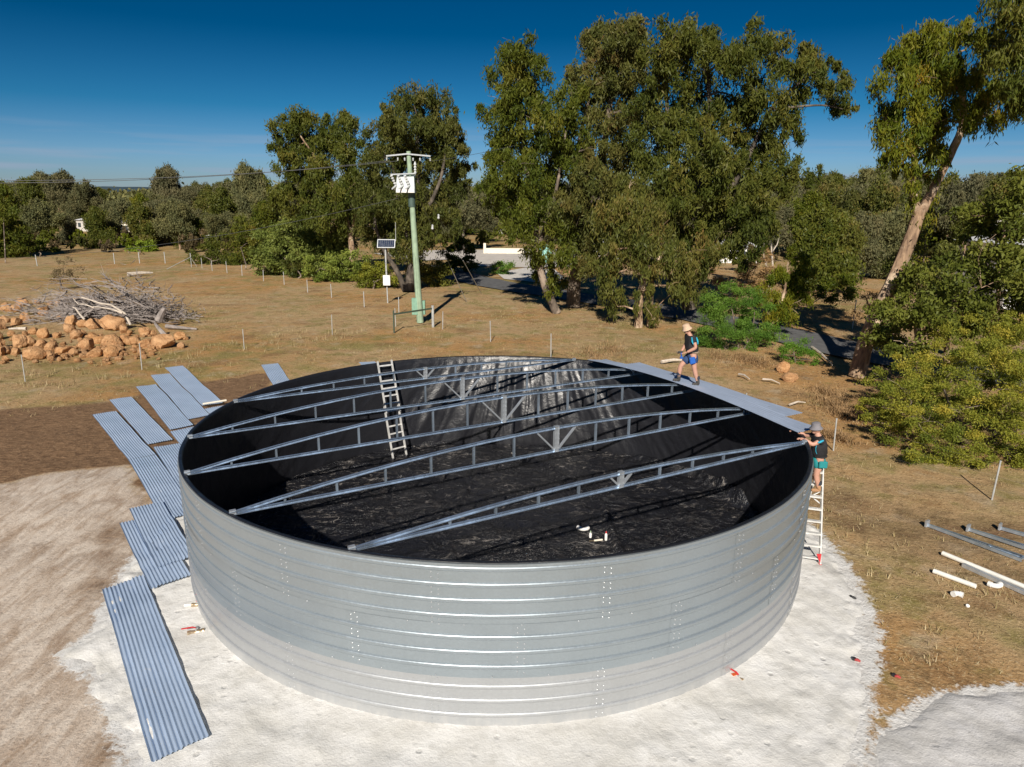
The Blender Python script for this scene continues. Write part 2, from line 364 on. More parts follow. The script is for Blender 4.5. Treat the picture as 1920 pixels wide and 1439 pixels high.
MAT = dict(
    ground=m_ground(), sand=m_sand('white_sand', (.75, .74, .72)), heap=m_sand('grey_sand', (.68, .67, .665)),
    wall=m_wall('galvanised_wall', (.345, .395, .43), .36, .55), wall_low=m_wall('bright_galvanised_wall', (.445, .46, .472), .42, .5),
    bolt=simple('zinc_bolt', (.44, .45, .46), .45, .5), steel=m_galv('truss_steel', (.50, .60, .72), .28, .75, .25),
    steel2=m_galv('bracket_steel', (.55, .58, .61), .42, .6, .2),
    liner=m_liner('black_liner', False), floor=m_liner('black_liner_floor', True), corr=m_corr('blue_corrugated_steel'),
    roofsheet=m_galv('roof_steel', (.48, .57, .72), .36, .5), alu=simple('ladder_aluminium', (.72, .71, .68), .45, .35),
    white=simple('white_plastic', (.80, .79, .76), .45), red=simple('red_plastic', (.60, .035, .04), .45), redclip=simple('dusty_red_plastic', (.40, .05, .05), .6),
    brass=simple('brass_fitting', (.52, .40, .26), .35, .7), pvc=simple('pvc_pipe', (.80, .78, .72), .4, 0, .06),
    rock=None, deadwood=simple('grey_dead_wood', (.27, .235, .215), .9, 0, .35, 5, .15, .4),
    palewood=simple('pale_dead_wood', (.55, .48, .40), .9, 0, .25, 5, .15, .4),
    polegreen=simple('green_pole', (.29, .385, .265), .75, 0, .18, 3), boxgreen=simple('green_cabinet', (.20, .36, .26), .55),
    greybox=simple('grey_cabinet', (.42, .47, .46), .5), dark=simple('dark_fitting', (.03, .03, .035), .5),
    insul=simple('white_insulator', (.56, .58, .58), .4), arm=simple('galv_arm', (.42, .44, .45), .5, .4),
    post=simple('fence_post_zinc', (.47, .48, .47), .55, .3), railgreen=simple('dark_green_rail', (.055, .08, .055), .6),
    wire=simple('wire', (.10, .105, .11), .5, .4), solar=simple('solar_cell', (.02, .03, .06), .2, 0, .1),
    asphalt=simple('asphalt', (.125, .125, .125), .9, 0, .22, 1.5, .2, .3), concrete=simple('pale_concrete', (.55, .51, .46), .9, 0, .12, .8, .2),
    gravel=simple('pale_gravel', (.58, .55, .51), .95, 0, .2, 3, .1, .4), cream=simple('cream_wall', (.74, .68, .56), .8, 0, .06),
    roofwhite=simple('pale_roof', (.66, .66, .66), .6), wallgrey=simple('house_wall', (.52, .49, .45), .8), glass=simple('window_glass', (.05, .06, .07), .1),
    skin=simple('skin', (.50, .27, .19), .55, 0, .08), shirt=simple('black_shirt', (.016, .015, .017), .8, 0, .3), flash=simple('cyan_flash', (.02, .36, .52), .7),
    navy=simple('navy_shorts', (.022, .05, .13), .8), bluepouch=simple('blue_pouch', (.01, .10, .42), .7), teal=simple('teal_shorts', (.012, .21, .22), .8),
    boot=simple('dark_boot', (.05, .045, .04), .8), tanboot=simple('tan_boot', (.36, .20, .10), .8), straw=simple('straw_hat', (.60, .42, .29), .85, 0, .15, 30),
    greyhat=simple('grey_hat', (.20, .19, .205), .85), hair=simple('brown_hair', (.06, .04, .03), .7), belt=simple('tool_belt', (.30, .22, .15), .8), sock=simple('dark_sock', (.03, .035, .05), .9),
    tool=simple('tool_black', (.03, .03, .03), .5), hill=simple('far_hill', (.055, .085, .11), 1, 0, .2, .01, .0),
)
def m_rock():
    t = NT('orange_rock'); n = t.noise(2.2, 6, rough=.65); n2 = t.noise(9, 4); oi = t.n('ObjectInfo').outputs['Random']
    c = t.mix(t.rng(n, .35, .65), (.42, .20, .08), (.66, .39, .19)); c = t.mix(t.rng(n2, .55, .7, 0, .6), c, (.20, .085, .035))
    c = t.mix(t.rng(oi, 0, 1, 0, .4), c, (.50, .33, .20))
    t.set(color=c, rough=.95, spec=.1, normal=t.bump(t.math('ADD', n, t.math('MULTIPLY', n2, .4)), 1., .12)); return t.mat
MAT['rock'] = m_rock()
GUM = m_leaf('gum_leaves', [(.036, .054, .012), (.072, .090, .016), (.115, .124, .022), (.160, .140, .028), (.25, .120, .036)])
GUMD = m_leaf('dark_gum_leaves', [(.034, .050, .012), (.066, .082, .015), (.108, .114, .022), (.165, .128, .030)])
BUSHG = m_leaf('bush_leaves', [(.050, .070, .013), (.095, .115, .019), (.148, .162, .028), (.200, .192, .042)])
FEATHER = m_leaf('feathery_leaves', [(.055, .110, .020), (.100, .185, .035), (.16, .26, .05), (.22, .30, .07)], .55, .35)
WATTLE = m_leaf('wattle_leaves', [(.065, .105, .012), (.125, .175, .014), (.21, .25, .018), (.36, .35, .022), (.72, .58, .04)], .55, .3)
SCRUB = m_leaf('scrub_leaves', [(.07, .055, .03), (.12, .095, .045), (.17, .13, .07), (.24, .15, .075)], .7, .2)
DRY = m_leaf('dry_brush', [(.15, .10, .055), (.27, .17, .085), (.38, .24, .12), (.45, .31, .17)], .8, .15)
FAR = m_leaf('far_leaves', [(.070, .080, .042), (.114, .118, .056), (.158, .148, .068), (.200, .168, .080)], .7, .2)  # greyness of distant haze painted into the leaf colours
STRAW = m_leaf('straw_blades', [(.20, .17, .07), (.36, .28, .15), (.48, .38, .22), (.56, .47, .31)], .8, .2)
LITTER = m_leaf('leaf_litter', [(.12, .07, .04), (.26, .16, .08), (.40, .27, .15), (.52, .40, .26)], .8, .1)
BARK = m_bark('gum_bark', (.085, .068, .055), (.19, .15, .115), (.33, .26, .20))
BARKP = m_bark('pale_gum_bark', (.17, .11, .075), (.40, .27, .17), (.56, .43, .30))
BARKD = m_bark('dark_bark', (.05, .042, .035), (.12, .10, .08), (.17, .14, .11))

# ================================================================== SETTING
def spaced(lo, hi, step, far_lo, far_hi, g=1.17):
    a = list(np.arange(lo, hi + 1e-6, step)); s = step
    while a[-1] < far_hi: s *= g; a.append(a[-1] + s)
    s = step
    while a[0] > far_lo: s *= g; a.insert(0, a[0] - s)
    return np.array(a)
def gz(x, y):
    r = np.hypot(np.asarray(x, float) - TX, np.asarray(y, float) - TY)
    k = sstep(8.5, 13, r)
    k = k * (1 - .7 * sstep(22, 34, r))
    return k * (.22 * (fbm(np.asarray(x) * .16, np.asarray(y) * .16, 3, 3) - .5) + .10 * (fbm(np.asarray(x) * .9, np.asarray(y) * .9, 9, 3) - .5)) - .03
PAD = sorted([(-180, 8.7), (-175, 8.7), (-161, 8.9), (-150, 9.15), (-147, 9.75), (-140, 9.3), (-131, 9.35), (-124, 9.7), (-110, 11.5), (-90, 12.5), (-70, 11.8),
              (-58, 10.0), (-52, 9.65), (-43, 9.08), (-30, 8.85), (-15, 8.55), (-4.6, 8.4), (10, 8.2), (40, 8.0), (90, 8.0), (140, 8.1), (170, 8.5), (180, 8.7)])
def pad_edge(th): return np.interp(np.degrees(th), [p[0] for p in PAD], [p[1] for p in PAD])
def sandz(x, y):
    dx = np.asarray(x, float) - TX; dy = np.asarray(y, float) - TY; r = np.hypot(dx, dy); th = np.arctan2(dy, dx)
    ro = pad_edge(th) + .8 * (fbm(x * 1.1, y * 1.1, 21, 4) - .5) + .45 * (fbm(x * 4.5, y * 4.5, 22, 3) - .5)
    s = np.clip((r - 7.3) / (ro - 7.3), 0, 1.4)
    z = .12 * np.clip(1 - s, 0, 1) ** .9 - .085 * sstep(.80, 1.15, s)
    z = z + .07 * (fbm(x * 1.6, y * 1.6, 5, 3) - .5) * (.3 + sstep(7.5, 8.3, r) * (1 - .5 * sstep(.6, 1., s))) + .035 * (fbm(x * 5, y * 5, 6, 3) - .5)
    return z + .015
def surf(x, y):
    r = math.hypot(x - TX, y - TY)
    g = float(gz(x, y))
    return max(g, float(sandz(np.array([x]), np.array([y]))[0])) if r < 12.5 else g

TRACK = [G(0, 905), G(120, 885), G(240, 868), G(262, 885), G(290, 990), G(300, 1100), G(310, 1300), G(300, 1439), G(300, 1600), (-14, 7, 0), (-22, 12, 0), (-24, 20, 0)]
SOIL = [G(-80, 775), G(60, 765), G(180, 752), G(300, 725), G(420, 705), G(500, 700), G(520, 740), (-6, 24, 0), (-8, 16, 0), (-14, 16, 0), (-30, 20, 0), (-34, 26, 0)]
SOIL2 = [(7, 20, 0), (8.5, 22, 0), (11.5, 20.5, 0), (15, 18.8, 0), (17, 15, 0), (13, 13, 0), (10, 14.5, 0), (8.4, 16, 0)]
HEAP = [G(1625, 1470), G(1645, 1410), G(1665, 1375), G(1700, 1340), G(1745, 1312), G(1790, 1300), G(1920, 1288), G(2050, 1290), (12, 8.6, 0), (9, 6.8, 0), (6, 7, 0)]
SOIL3 = [G(120, 1010), G(230, 950), G(285, 985), G(280, 1090), G(215, 1190), G(110, 1230), G(90, 1120)]
SOIL4 = [G(150, 1290), G(230, 1270), G(275, 1350), G(290, 1439), G(180, 1460), G(110, 1380)]
def build_ground():
    xs = spaced(-30, 24, .30, -4500, 4500); ys = spaced(5, 58, .30, -400, 6500)
    X, Y = np.meshgrid(xs, ys, indexing='ij'); x = X.ravel(); y = Y.ravel()
    z = gz(x, y) * (1 - sstep(70, 140, np.hypot(x, y)))
    wob = 1.8 * (fbm(x * .35, y * .35, 40, 4) - .5)
    tr = sstep(-.5, .5, poly_sd(x, y, TRACK) + wob)
    so = np.maximum(sstep(-.9, .9, poly_sd(x, y, SOIL) + wob), .52 * sstep(-1.2, 1.5, poly_sd(x, y, SOIL2) + wob))
    so = so * (1 - sstep(.15, .75, tr)); so = np.maximum(so, .72 * sstep(-.8, 1.2, np.maximum(poly_sd(x, y, SOIL3), poly_sd(x, y, SOIL4)) + .8 * wob))
    ol = np.clip(.30 + .9 * (fbm(x * .12, y * .12, 77, 3) - .40) + .10 * sstep(28, 36, y) * (1 - sstep(36, 48, y)) * (x < -8), 0, 1)
    ol = np.where(y > 95, .55, ol)
    dx = x - TX; dy = y - TY; rr_ = np.hypot(dx, dy); e1 = rr_ - pad_edge(np.arctan2(dy, dx))
    e2 = -poly_sd(x, y, HEAP)
    spill = np.clip(np.maximum(.78 - e1 * 1.1, .70 - e2 * 1.5), 0, 1)
    at = np.stack([tr, so, ol], 1)
    me = mesh_np('ground', np.stack([x, y, z], 1), grid_faces(len(xs), len(ys)), MAT['ground'], True, {'zone': at, 'spill': np.stack([spill] * 3, 1)})
    tag(link('ground', me), kind='structure')
build_ground()

def build_pad():
    nth, nr = 620, 64
    th = np.linspace(-math.pi, math.pi, nth, endpoint=False)
    t = np.linspace(0, 1, nr)
    ro = pad_edge(th) + .55
    r = 7.3 + (ro[:, None] - 7.3) * t[None, :]
    x = (TX + r * np.cos(th)[:, None]).ravel(); y = (TY + r * np.sin(th)[:, None]).ravel()
    me = mesh_np('sand_pad', np.stack([x, y, sandz(x, y)], 1), grid_faces(nth, nr, True), MAT['sand'], True)
    tag(link('sand_pad', me), kind='structure')
build_pad()
def build_heap():
    edge = HEAP
    xs = np.arange(4.6, 12.6, .07); ys = np.arange(6, 12, .07)
    X, Y = np.meshgrid(xs, ys, indexing='ij'); x = X.ravel(); y = Y.ravel()
    d = poly_sd(x, y, edge) + .5 * (fbm(x * 1.5, y * 1.5, 31, 4) - .5)
    z = -.12 + .15 * sstep(-.35, .35, d) + .16 * sstep(.2, 3.2, d) + .09 * (fbm(x * 2, y * 2, 33, 4) - .5) * sstep(0, .5, d)
    me = mesh_np('sand_heap', np.stack([x, y, z], 1), grid_faces(len(xs), len(ys)), MAT['heap'], True)
    tag(link('sand_heap', me), kind='structure')
build_heap()

# roads, yards and paving as sheets following their outline
def sheet(name, pts, mat, z, thick=.0, kind='structure'):
    me = bpy.data.meshes.new(name); n = len(pts)
    v = [(float(p[0]), float(p[1]), z) for p in pts]; f = [tuple(range(n))]
    a = sum(v[i][0] * v[(i + 1) % n][1] - v[(i + 1) % n][0] * v[i][1] for i in range(n))
    if a < 0: v.reverse()
    if thick:
        v += [(p[0], p[1], z - thick) for p in v]; f += [(i, i + n, (i + 1) % n + n, (i + 1) % n) for i in range(n)]
    me.from_pydata(v, [], f); me.materials.append(mat); o = link(name, me); tag(o, kind=kind); return o
def ribbon(name, cen, w, mat, z):
    cen = [Vector((float(p[0]), float(p[1]), 0)) for p in cen]
    P = []
    for k in range(len(cen) - 1):                    # Catmull-Rom
        p0 = cen[max(k - 1, 0)]; p1 = cen[k]; p2 = cen[k + 1]; p3 = cen[min(k + 2, len(cen) - 1)]
        for i in range(8):
            t = i / 8; P.append(.5 * ((2 * p1) + (p2 - p0) * t + (2 * p0 - 5 * p1 + 4 * p2 - p3) * t * t + (3 * p1 - p0 - 3 * p2 + p3) * t ** 3))
    P.append(cen[-1]); v = []; f = []
    for k, p in enumerate(P):
        d = (P[min(k + 1, len(P) - 1)] - P[max(k - 1, 0)]).normalized(); s = Vector((-d.y, d.x, 0))
        j = .25 * (float(vnoise(k * .6, 1, 4)) - .5)
        v += [p + s * (w / 2 + j) + Vector((0, 0, z)), p - s * (w / 2 - j) + Vector((0, 0, z))]
    f = [(2 * k, 2 * k + 1, 2 * k + 3, 2 * k + 2) for k in range(len(P) - 1)]
    me = bpy.data.meshes.new(name); me.from_pydata([tuple(q) for q in v], [], f); me.materials.append(mat); return tag(link(name, me), kind='structure')
ribbon('driveway', [(-12, 92), (-8, 84), (-4.5, 77), (-.5, 70.5), (5, 64), (10.5, 57.5), (14.8, 51.5), (17.8, 45.5), (20.2, 40.5), (24, 35.5), (31, 30)], 4.6, MAT['asphalt'], .065)
sheet('concrete_yard', [G(700, 476), G(815, 470), G(1010, 468), G(1110, 470), G(1150, 497), G(1010, 503), G(900, 500), G(850, 487), G(780, 490)], MAT['concrete'], .055)
sheet('gravel_verge', [G(930, 512), G(985, 503), G(1040, 506), G(1060, 524), G(1005, 530), G(945, 524)], MAT['gravel'], .045)
sheet('gravel_yard', [G(1500, 484), G(1610, 474), G(1700, 486), G(1710, 512), G(1640, 520), G(1560, 508), G(1505, 512)], MAT['gravel'], .05)
# distant ridge, the blue of haze put into its colour
def build_hill():
    n = 160; xs = np.linspace(-5200, 5200, n); v = []; hh = 34 + 60 * fbm(xs / 900, xs * 0, 61, 4) * (.55 + .45 * np.cos((xs + 2300) / 2600))
    for k, (z, yo) in enumerate(((-5, -700), (.35, -320), (.8, -80), (1, 120), (.6, 500), (-5, 1100))):
        v.append(np.stack([xs, np.full(n, 5200.) + yo, np.where(z < 0, -10, z * hh)], 1))
    me = mesh_np('far_hills', np.concatenate(v), grid_faces(6, n), MAT['hill'], True); tag(link('far_hills', me), kind='structure')
build_hill()

# ================================================================== TANK
ZR = [2.979, 2.70, 2.43, 2.16, 1.78, 1.515, 1.245, .872, .608, .340, .075]
SEAM = [H, 1.973, 1.039, -.05]
def wall_profile(z1, z0):
    pr = [(0.0, z1)]
    for zr in sorted([z for z in ZR if z0 < z < z1], reverse=True):
        for k in range(7):
            a = math.pi * k / 6; pr.append((.032 * math.sin(a) ** .8, zr + .044 * math.cos(a)))
    pr.append((0.0, z0)); return pr
tank = thing('water_tank', 'large round galvanised steel water tank without its roof on white sand', 'water tank', (TX, TY, 0))
rng = random.Random(4)
NP = 17; DA = 2 * math.pi / NP
bolts = MB()
for ring, (a0, lift) in enumerate(((-96.5, .0), (-86.0, .006), (-75.6, .0))):
    z1, z0 = SEAM[ring] + (.045 if ring else 0), SEAM[ring + 1]
    pr = wall_profile(z1, z0); base = None
    for k in range(NP):
        ang = math.radians(a0) + k * DA
        if base is None:
            v = []; ns = 12; ov = .02
            for i in range(ns + 1):
                t = -ov + (DA + 2 * ov) * i / ns
                for (o, z) in pr: r_ = R + o + lift - .004 * i / ns; v.append((r_ * math.cos(t), r_ * math.sin(t), z))
            base = mesh_np('wall_sheet', v, grid_faces(ns + 1, len(pr)), MAT['wall_low' if ring == 2 else 'wall'], False)
            base.shade_smooth(); base.set_sharp_from_angle(angle=math.radians(50))
        o = link('wall_sheet', base, tank); o.rotation_euler[2] = ang
        # two staggered columns of bolts on the joint, a sparse row on the ring seam
        zz = z1 - .06; row = 0
        while zz > z0 + .04:
            if not any(abs(zz - q) < .045 for q in ZR):
                for c, da in enumerate((-.0075, .0075)):
                    zb = zz - (.03 if c else 0); aa = ang + da; rr = R + lift + .001
                    bolts.lathe((TX + rr * math.cos(aa), TY + rr * math.sin(aa), zb), [(.0125, -.002), (.0125, .008), (.007, .012)], 6,
                                Matrix.Rotation(aa, 3, 'Z') @ Matrix.Rotation(math.pi / 2, 3, 'Y'))
            zz -= .088
        if ring < 2:
            for q in range(3):
                aa = ang + DA * (q + .5) / 3; rr = R + lift + .003
                bolts.lathe((TX + rr * math.cos(aa), TY + rr * math.sin(aa), z0 + .03), [(.011, -.002), (.011, .008), (.006, .012)], 6,
                            Matrix.Rotation(aa, 3, 'Z') @ Matrix.Rotation(math.pi / 2, 3, 'Y'))
tag(bolts.build('bolts', MAT['bolt'], tank), kind='stuff')
# rolled rim
v = []
for i in range(240):
    t = 2 * math.pi * i / 240
    for o, z in ((-.03, H - .02), (-.03, H + .012), (.012, H + .012), (.014, H - .03)): v.append(((R + o) * math.cos(t), (R + o) * math.sin(t), z))
rim = link('rim', mesh_np('rim', v, grid_faces(240, 4, True), MAT['wall'], False), tank)
rim.data.set_sharp_from_angle(angle=math.radians(30))

# liner: wall and floor of black plastic
liner = thing('tank_liner', 'glossy crumpled black plastic liner inside the round steel tank', 'liner', (TX, TY, .02))
RI = R - .06
def ridged(t, s):
    n = fbm(t, s, 51, 4); return 1 - np.abs(2 * n - 1) * 1.6
def build_liner():
    nth, nz = 900, 46
    th = np.linspace(-math.pi, math.pi, nth, endpoint=False); zz = np.linspace(0, 1, nz)
    TH, ZZ = np.meshgrid(th, zz, indexing='ij')
    c = math.radians(84); d = np.angle(np.exp(1j * (TH - c)))
    fan = d / (1 + .75 * (1 - ZZ))
    amp = .025 + .24 * np.exp(-(d / .5) ** 2) + .06 * np.exp(-(d / 1.0) ** 2)
    prof = np.sin(np.pi * np.clip(ZZ * .96 + .04, 0, 1)) ** .35 * (1 - .75 * ZZ ** 6)
    f = (fbm(fan * 15 + 3, ZZ * .7, 52, 4) - .5) * 2 + .6 * (ridged(fan * 26, ZZ * 1.1 + 3) - .5)
    sag = (.42 * np.exp(-(d / .45) ** 2) + .16 * np.exp(-(d / 1.0) ** 2)) * np.clip(1 - ZZ, 0, 1) ** 1.15
    rr = RI - .02 - amp * prof * (f * .55 + .55) - sag * (.75 + .5 * fbm(fan * 7, ZZ * .6, 59, 3))
    rr = rr - .05 * (fbm(TH * 9, ZZ * 3, 54, 4) - .3) * (1 - ZZ) * (ZZ > .01)
    rr = np.where(ZZ > .97, RI - .015, rr)
    z = ZZ * (H + .012)
    v = np.stack([rr * np.cos(TH), rr * np.sin(TH), z], -1)
    # fold the top edge over the rim
    lip = [(R - .05, H + .018), (R - .02, H + .020), (R + .004, H + .019), (R + .006, H + .013)]
    L = np.stack([np.stack([(o + .004 * np.sin(th * 31)) * np.cos(th), (o + .004 * np.sin(th * 31)) * np.sin(th), np.full(nth, zq) - (.018 * fbm(th * 14, th * 0, 58, 3) * .0 if k == 3 else 0)], -1) for k, (o, zq) in enumerate(lip)], 1)
    v = np.concatenate([v, L], 1)
    me = mesh_np('wall_lining', v.reshape(-1, 3), grid_faces(nth, nz + 4, True), MAT['liner'], True)
    link('wall_lining', me, liner)
    st = .06; xs = np.arange(-RI, RI + st, st)
    X, Y = np.meshgrid(xs, xs, indexing='ij'); x = X.ravel(); y = Y.ravel()
    r = np.hypot(x, y); k = np.minimum(1, RI / np.maximum(r, 1e-6)); x = x * k; y = y * k
    wx = x + TX; wy = y + TY
    z = .05 * (fbm(x * .8, y * .8, 60, 3) - .5) + .05 * (ridged(x * 2.2, y * 2.2) - .5) + .02 * (ridged(x * 6, y * 5 + 7) - .5)
    def fold(px, h, w, wob=.25):
        q = [G(a, b) for a, b in px]
        dd = line_d(wx + wob * (fbm(wx * 2, wy * 2, 71, 3) - .5), wy + wob * (fbm(wx * 2, wy * 2, 72, 3) - .5), q)
        return h * np.exp(-(dd / w) ** 2) * (.6 + .8 * fbm(wx * 1.7, wy * 1.7, 73, 3))
    z += fold([(1150, 835), (1190, 843), (1240, 858), (1300, 890), (1360, 925), (1430, 968)], .42, .20)
    z += fold([(1200, 865), (1290, 880)], .16, .3)
    z += fold([(905, 880), (870, 935), (800, 1035)], .10, .06, .1)
    z += fold([(1130, 955), (1165, 1045)], .13, .10, .1)
    z += fold([(840, 818), (920, 805), (1010, 800), (1090, 812), (1150, 822)], .46, .17)
    z += fold([(1100, 835), (1180, 855)], .10, .15)
    z += fold([(650, 850), (760, 838), (850, 830)], .16, .12)
    z += fold([(700, 900), (800, 890), (880, 900)], .07, .07); z += fold([(960, 850), (1040, 880), (1100, 930)], .06, .06); z += fold([(1240, 900), (1330, 960)], .08, .08); z += fold([(600, 960), (700, 940)], .06, .06)
    z += fold([(520, 905), (600, 885), (690, 872)], .07, .12)
    z *= sstep(0, .25, RI + .05 - np.hypot(x, y))
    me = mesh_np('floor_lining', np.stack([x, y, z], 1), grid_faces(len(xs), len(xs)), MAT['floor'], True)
    link('floor_lining', me, liner)
build_liner()

# ================================================================== ROOF TRUSSES
TD = Vector((math.cos(math.radians(29.8)), math.sin(math.radians(29.8)), 0)); ND = Vector((TD.y, -TD.x, 0))
def dome(t, s):
    q = max(.5, 53.7 - s * s); return max(0., (.64 - .0150 * s * s)) * (1 - t * t / q)
def cprofile(m, pts, w, h, t=.006, face=1):
    """open C-section swept along pts; web stands in the vertical plane of the truss"""
    pts = [Vector(p) for p in pts]
    for a, b in zip(pts[:-1], pts[1:]):
        d = (b - a).normalized(); sd = d.cross(Vector((0, 0, 1))).normalized(); up = sd.cross(d)
        m.bar(a, b, t, h, up)
        m.bar(a + sd * (face * w / 2) + up * (h / 2 - t / 2), b + sd * (face * w / 2) + up * (h / 2 - t / 2), w, t, up)
        m.bar(a + sd * (face * w / 2) - up * (h / 2 - t / 2), b + sd * (face * w / 2) - up * (h / 2 - t / 2), w, t, up)
TLAB = {-4.73: ('galvanised roof truss farthest back, shortest of the five, by the crumpled liner', -4.73), -2.1: 0, .28: 0, 2.67: 0, 4.97: 0}
LABS = ['short galvanised roof truss farthest back across the tank, before the crumpled liner',
        'galvanised roof truss second from the back, just behind the inside ladder foot line',
        'long galvanised roof truss across the tank middle, ending at the standing man',
        'galvanised roof truss second from the front, with rusty brown bars near its end',
        'low short galvanised roof truss at the front, ending at the man on the ladder']
for s, lab in zip((-4.73, -2.1, .28, 2.67, 4.97), LABS):
    half = math.sqrt(7.36 ** 2 - s * s)
    cen = Vector((TX, TY, H + .03)) + ND * s
    T = thing('roof_truss', lab, 'roof truss', cen - Vector((0, 0, .03)), 'trusses across the open tank')
    def pt(t, z): return cen + TD * t + Vector((0, 0, z))
    top = [pt(half * u, dome(half * u, s)) for u in np.linspace(-1, 1, 17)]
    m = MB(); cprofile(m, top, .045, .062); m.build('top_chord', MAT['steel'], T)
    m = MB(); cprofile(m, [pt(-half, 0), pt(0, 0), pt(half, 0)], .045, .062); m.build('bottom_chord', MAT['steel'], T)
    nW = max(5, round(half / .98))
    for sg in (-1, 1):
        for k in range(1, nW):
            t = sg * half * (k + .12) / (nW + .12); zt = dome(t, s)
            if zt < .06: continue
            m = MB(); m.bar(pt(t, .04), pt(t, zt - .04), .05, .04, TD); m.build('strut', MAT['steel'], T)
    zc = dome(0, s)
    m = MB()
    m.box(pt(0, zc / 2) , (.11, .08, zc + .07), Matrix.Rotation(math.radians(29.8), 3, 'Z'))
    for dz in np.arange(.06, zc, .11):
        for dx in (-.04, .04): m.lathe(pt(dx, dz) + ND * .05, [(.012, 0), (.012, .012)], 6, Vector(ND).to_track_quat('Z', 'X').to_matrix())
    m.build('centre_post', MAT['steel2'], T)
    w = min(.62, zc * .95)
    for sg in (-1, 1):
        m = MB(); m.bar(pt(sg * .06, max(.03, zc - w * 1.05)), pt(sg * w, dome(w, s) - .05), .055, .035, (0, 0, 1)); m.build('brace', MAT['steel2'], T)
    for sg in (-1, 1):
        m = MB(); m.box(pt(sg * (half - .06), .01), (.11, .07, .09), Matrix.Rotation(math.radians(29.8), 3, 'Z')); m.build('end_bracket', MAT['steel2'], T)

# roof sheets already laid on the far ends of the trusses
def corrugated(name, label, row, mat, w, nseg, zf, cat='roofing sheet', group=None, pitch=.0762, amp=.009, sub=6):
    """row(k) -> (centre xy, side xy); zf(x, y) surface height; a thin closed corrugated sheet"""
    nc = int(round(w / pitch)) * sub + 1
    o = thing(name, label, cat, (*[float(q) for q in row(.5)[0]], zf(*[float(q) for q in row(.5)[0]])), group)
    vt = []
    for i in range(nseg + 1):
        c, sd = row(i / nseg)
        zz = None
        for j in range(nc):
            u = (j / (nc - 1) - .5) * w; x = c[0] + sd[0] * u; y = c[1] + sd[1] * u
            if j % 12 == 0 or zz is None: zz = zf(x, y)
            vt.append((x, y, zz + amp * math.cos(2 * math.pi * j / sub)))
    vt = np.array(vt) - ORG[o.name]; n = len(vt)
    f = grid_faces(nseg + 1, nc); f2 = f[:, ::-1] + n
    e = []
    for i in range(nseg):
        for j in (0, nc - 1): a = i * nc + j; b = a + nc; e.append((a, b, b + n, a + n) if j else (b, a, a + n, b + n))
    for j in range(nc - 1):
        for i in (0, nseg): a = i * nc + j; e.append((a, a + 1, a + 1 + n, a + n) if i == 0 else (a + 1, a, a + n, a + 1 + n))
    v = np.concatenate([vt, vt - [0, 0, .0025]])
    me = mesh_np('sheet_steel', v, np.concatenate([f[:, ::-1], f2[:, ::-1], np.array(e)]), mat, False)
    me.shade_smooth(); me.set_sharp_from_angle(angle=math.radians(60))
    link('sheet_steel', me, o)
    return o
def roof_row(t0, s0, s1):
    def row(k):
        s = s0 + (s1 - s0) * k; c = Vector((TX, TY, 0)) + TD * t0 + ND * s
        return (c.x, c.y), (TD.x, TD.y)
    return row
def roofz(x, y):
    d = Vector((x - TX, y - TY, 0)); return H + .03 + .06 + max(.0, dome(d.dot(TD), d.dot(ND)))
corrugated('roof_sheet', 'long roofing sheet on the truss ends with the man standing on it', roof_row(6.03, -4.05, 4.55), MAT['roofsheet'], .80, 18, roofz, group='roof sheets laid on the tank')
corrugated('roof_sheet', 'shorter roofing sheet along the tank rim, its outer end overhanging the wall', roof_row(6.80, -3.2, 3.45), MAT['roofsheet'], .80, 14, lambda x, y: roofz(x, y) - .022, group='roof sheets laid on the tank')
MARK_TANK = True

# ================================================================== CORRUGATED SHEETS ON THE GROUND
def ground_row(p0, p1, w):
    a = Vector((float(p0[0]), float(p0[1]), 0)); b = Vector((float(p1[0]), float(p1[1]), 0)); d = (b - a).normalized(); s = Vector((-d.y, d.x, 0))
    def row(k):
        c = a + (b - a) * k; return (c.x, c.y), (s.x, s.y)
    return row
def mid(a, b): return [(a[0] + b[0]) / 2, (a[1] + b[1]) / 2]
SHEETS = [  # px of the two end mid points, extra height, label
    ((325, 689), (398, 758), .05, 'corrugated blue-grey sheet with its far end highest up the row, pale scuff near the tank'),
    ((300, 704), (373, 781), .03, 'corrugated blue-grey sheet lapped under the topmost sheet of the row'),
    ((273, 724), (340, 801), .05, 'corrugated blue-grey sheet third down the row, one pale scratch in its middle'),
    ((225, 749), (300, 827), .04, 'loose corrugated blue-grey sheet lying alone between its neighbours with gaps both sides'),
    ((195, 776), (266, 858), .05, 'corrugated blue-grey sheet reaching farthest towards the brown soil'),
    ((266, 858), (338, 974), .04, 'corrugated blue-grey sheet end to end below the one reaching the brown soil'),
    ((340, 803), (392, 862), .02, 'corrugated blue-grey sheet butting the scratched sheet and running behind the tank'),
    ((311, 833), (372, 925), .02, 'corrugated blue-grey sheet half hidden by the tank wall, below the loose sheet'),
    ((402, 762), (462, 812), .02, 'corrugated blue-grey sheet behind the tank rim with an off-white pipe on it'),
    ((274, 953), (333, 1067), .09, 'corrugated blue-grey sheet on top of the lower stack with torn end holes'),
    ((257, 978), (322, 1104), .06, 'corrugated blue-grey sheet under the stacked one, fanned out towards the soil'),
    ((231, 1096), (340, 1416), .03, 'long pale blue-grey corrugated sheet lowest on the white sand, with white scratches'),
    ((505, 685), (545, 742), .03, 'short visible end of corrugated sheet standing clear behind the tank far wall'),
    ((687, 679), (735, 720), .03, 'sliver of corrugated sheet beside the top of the inside ladder'),
]
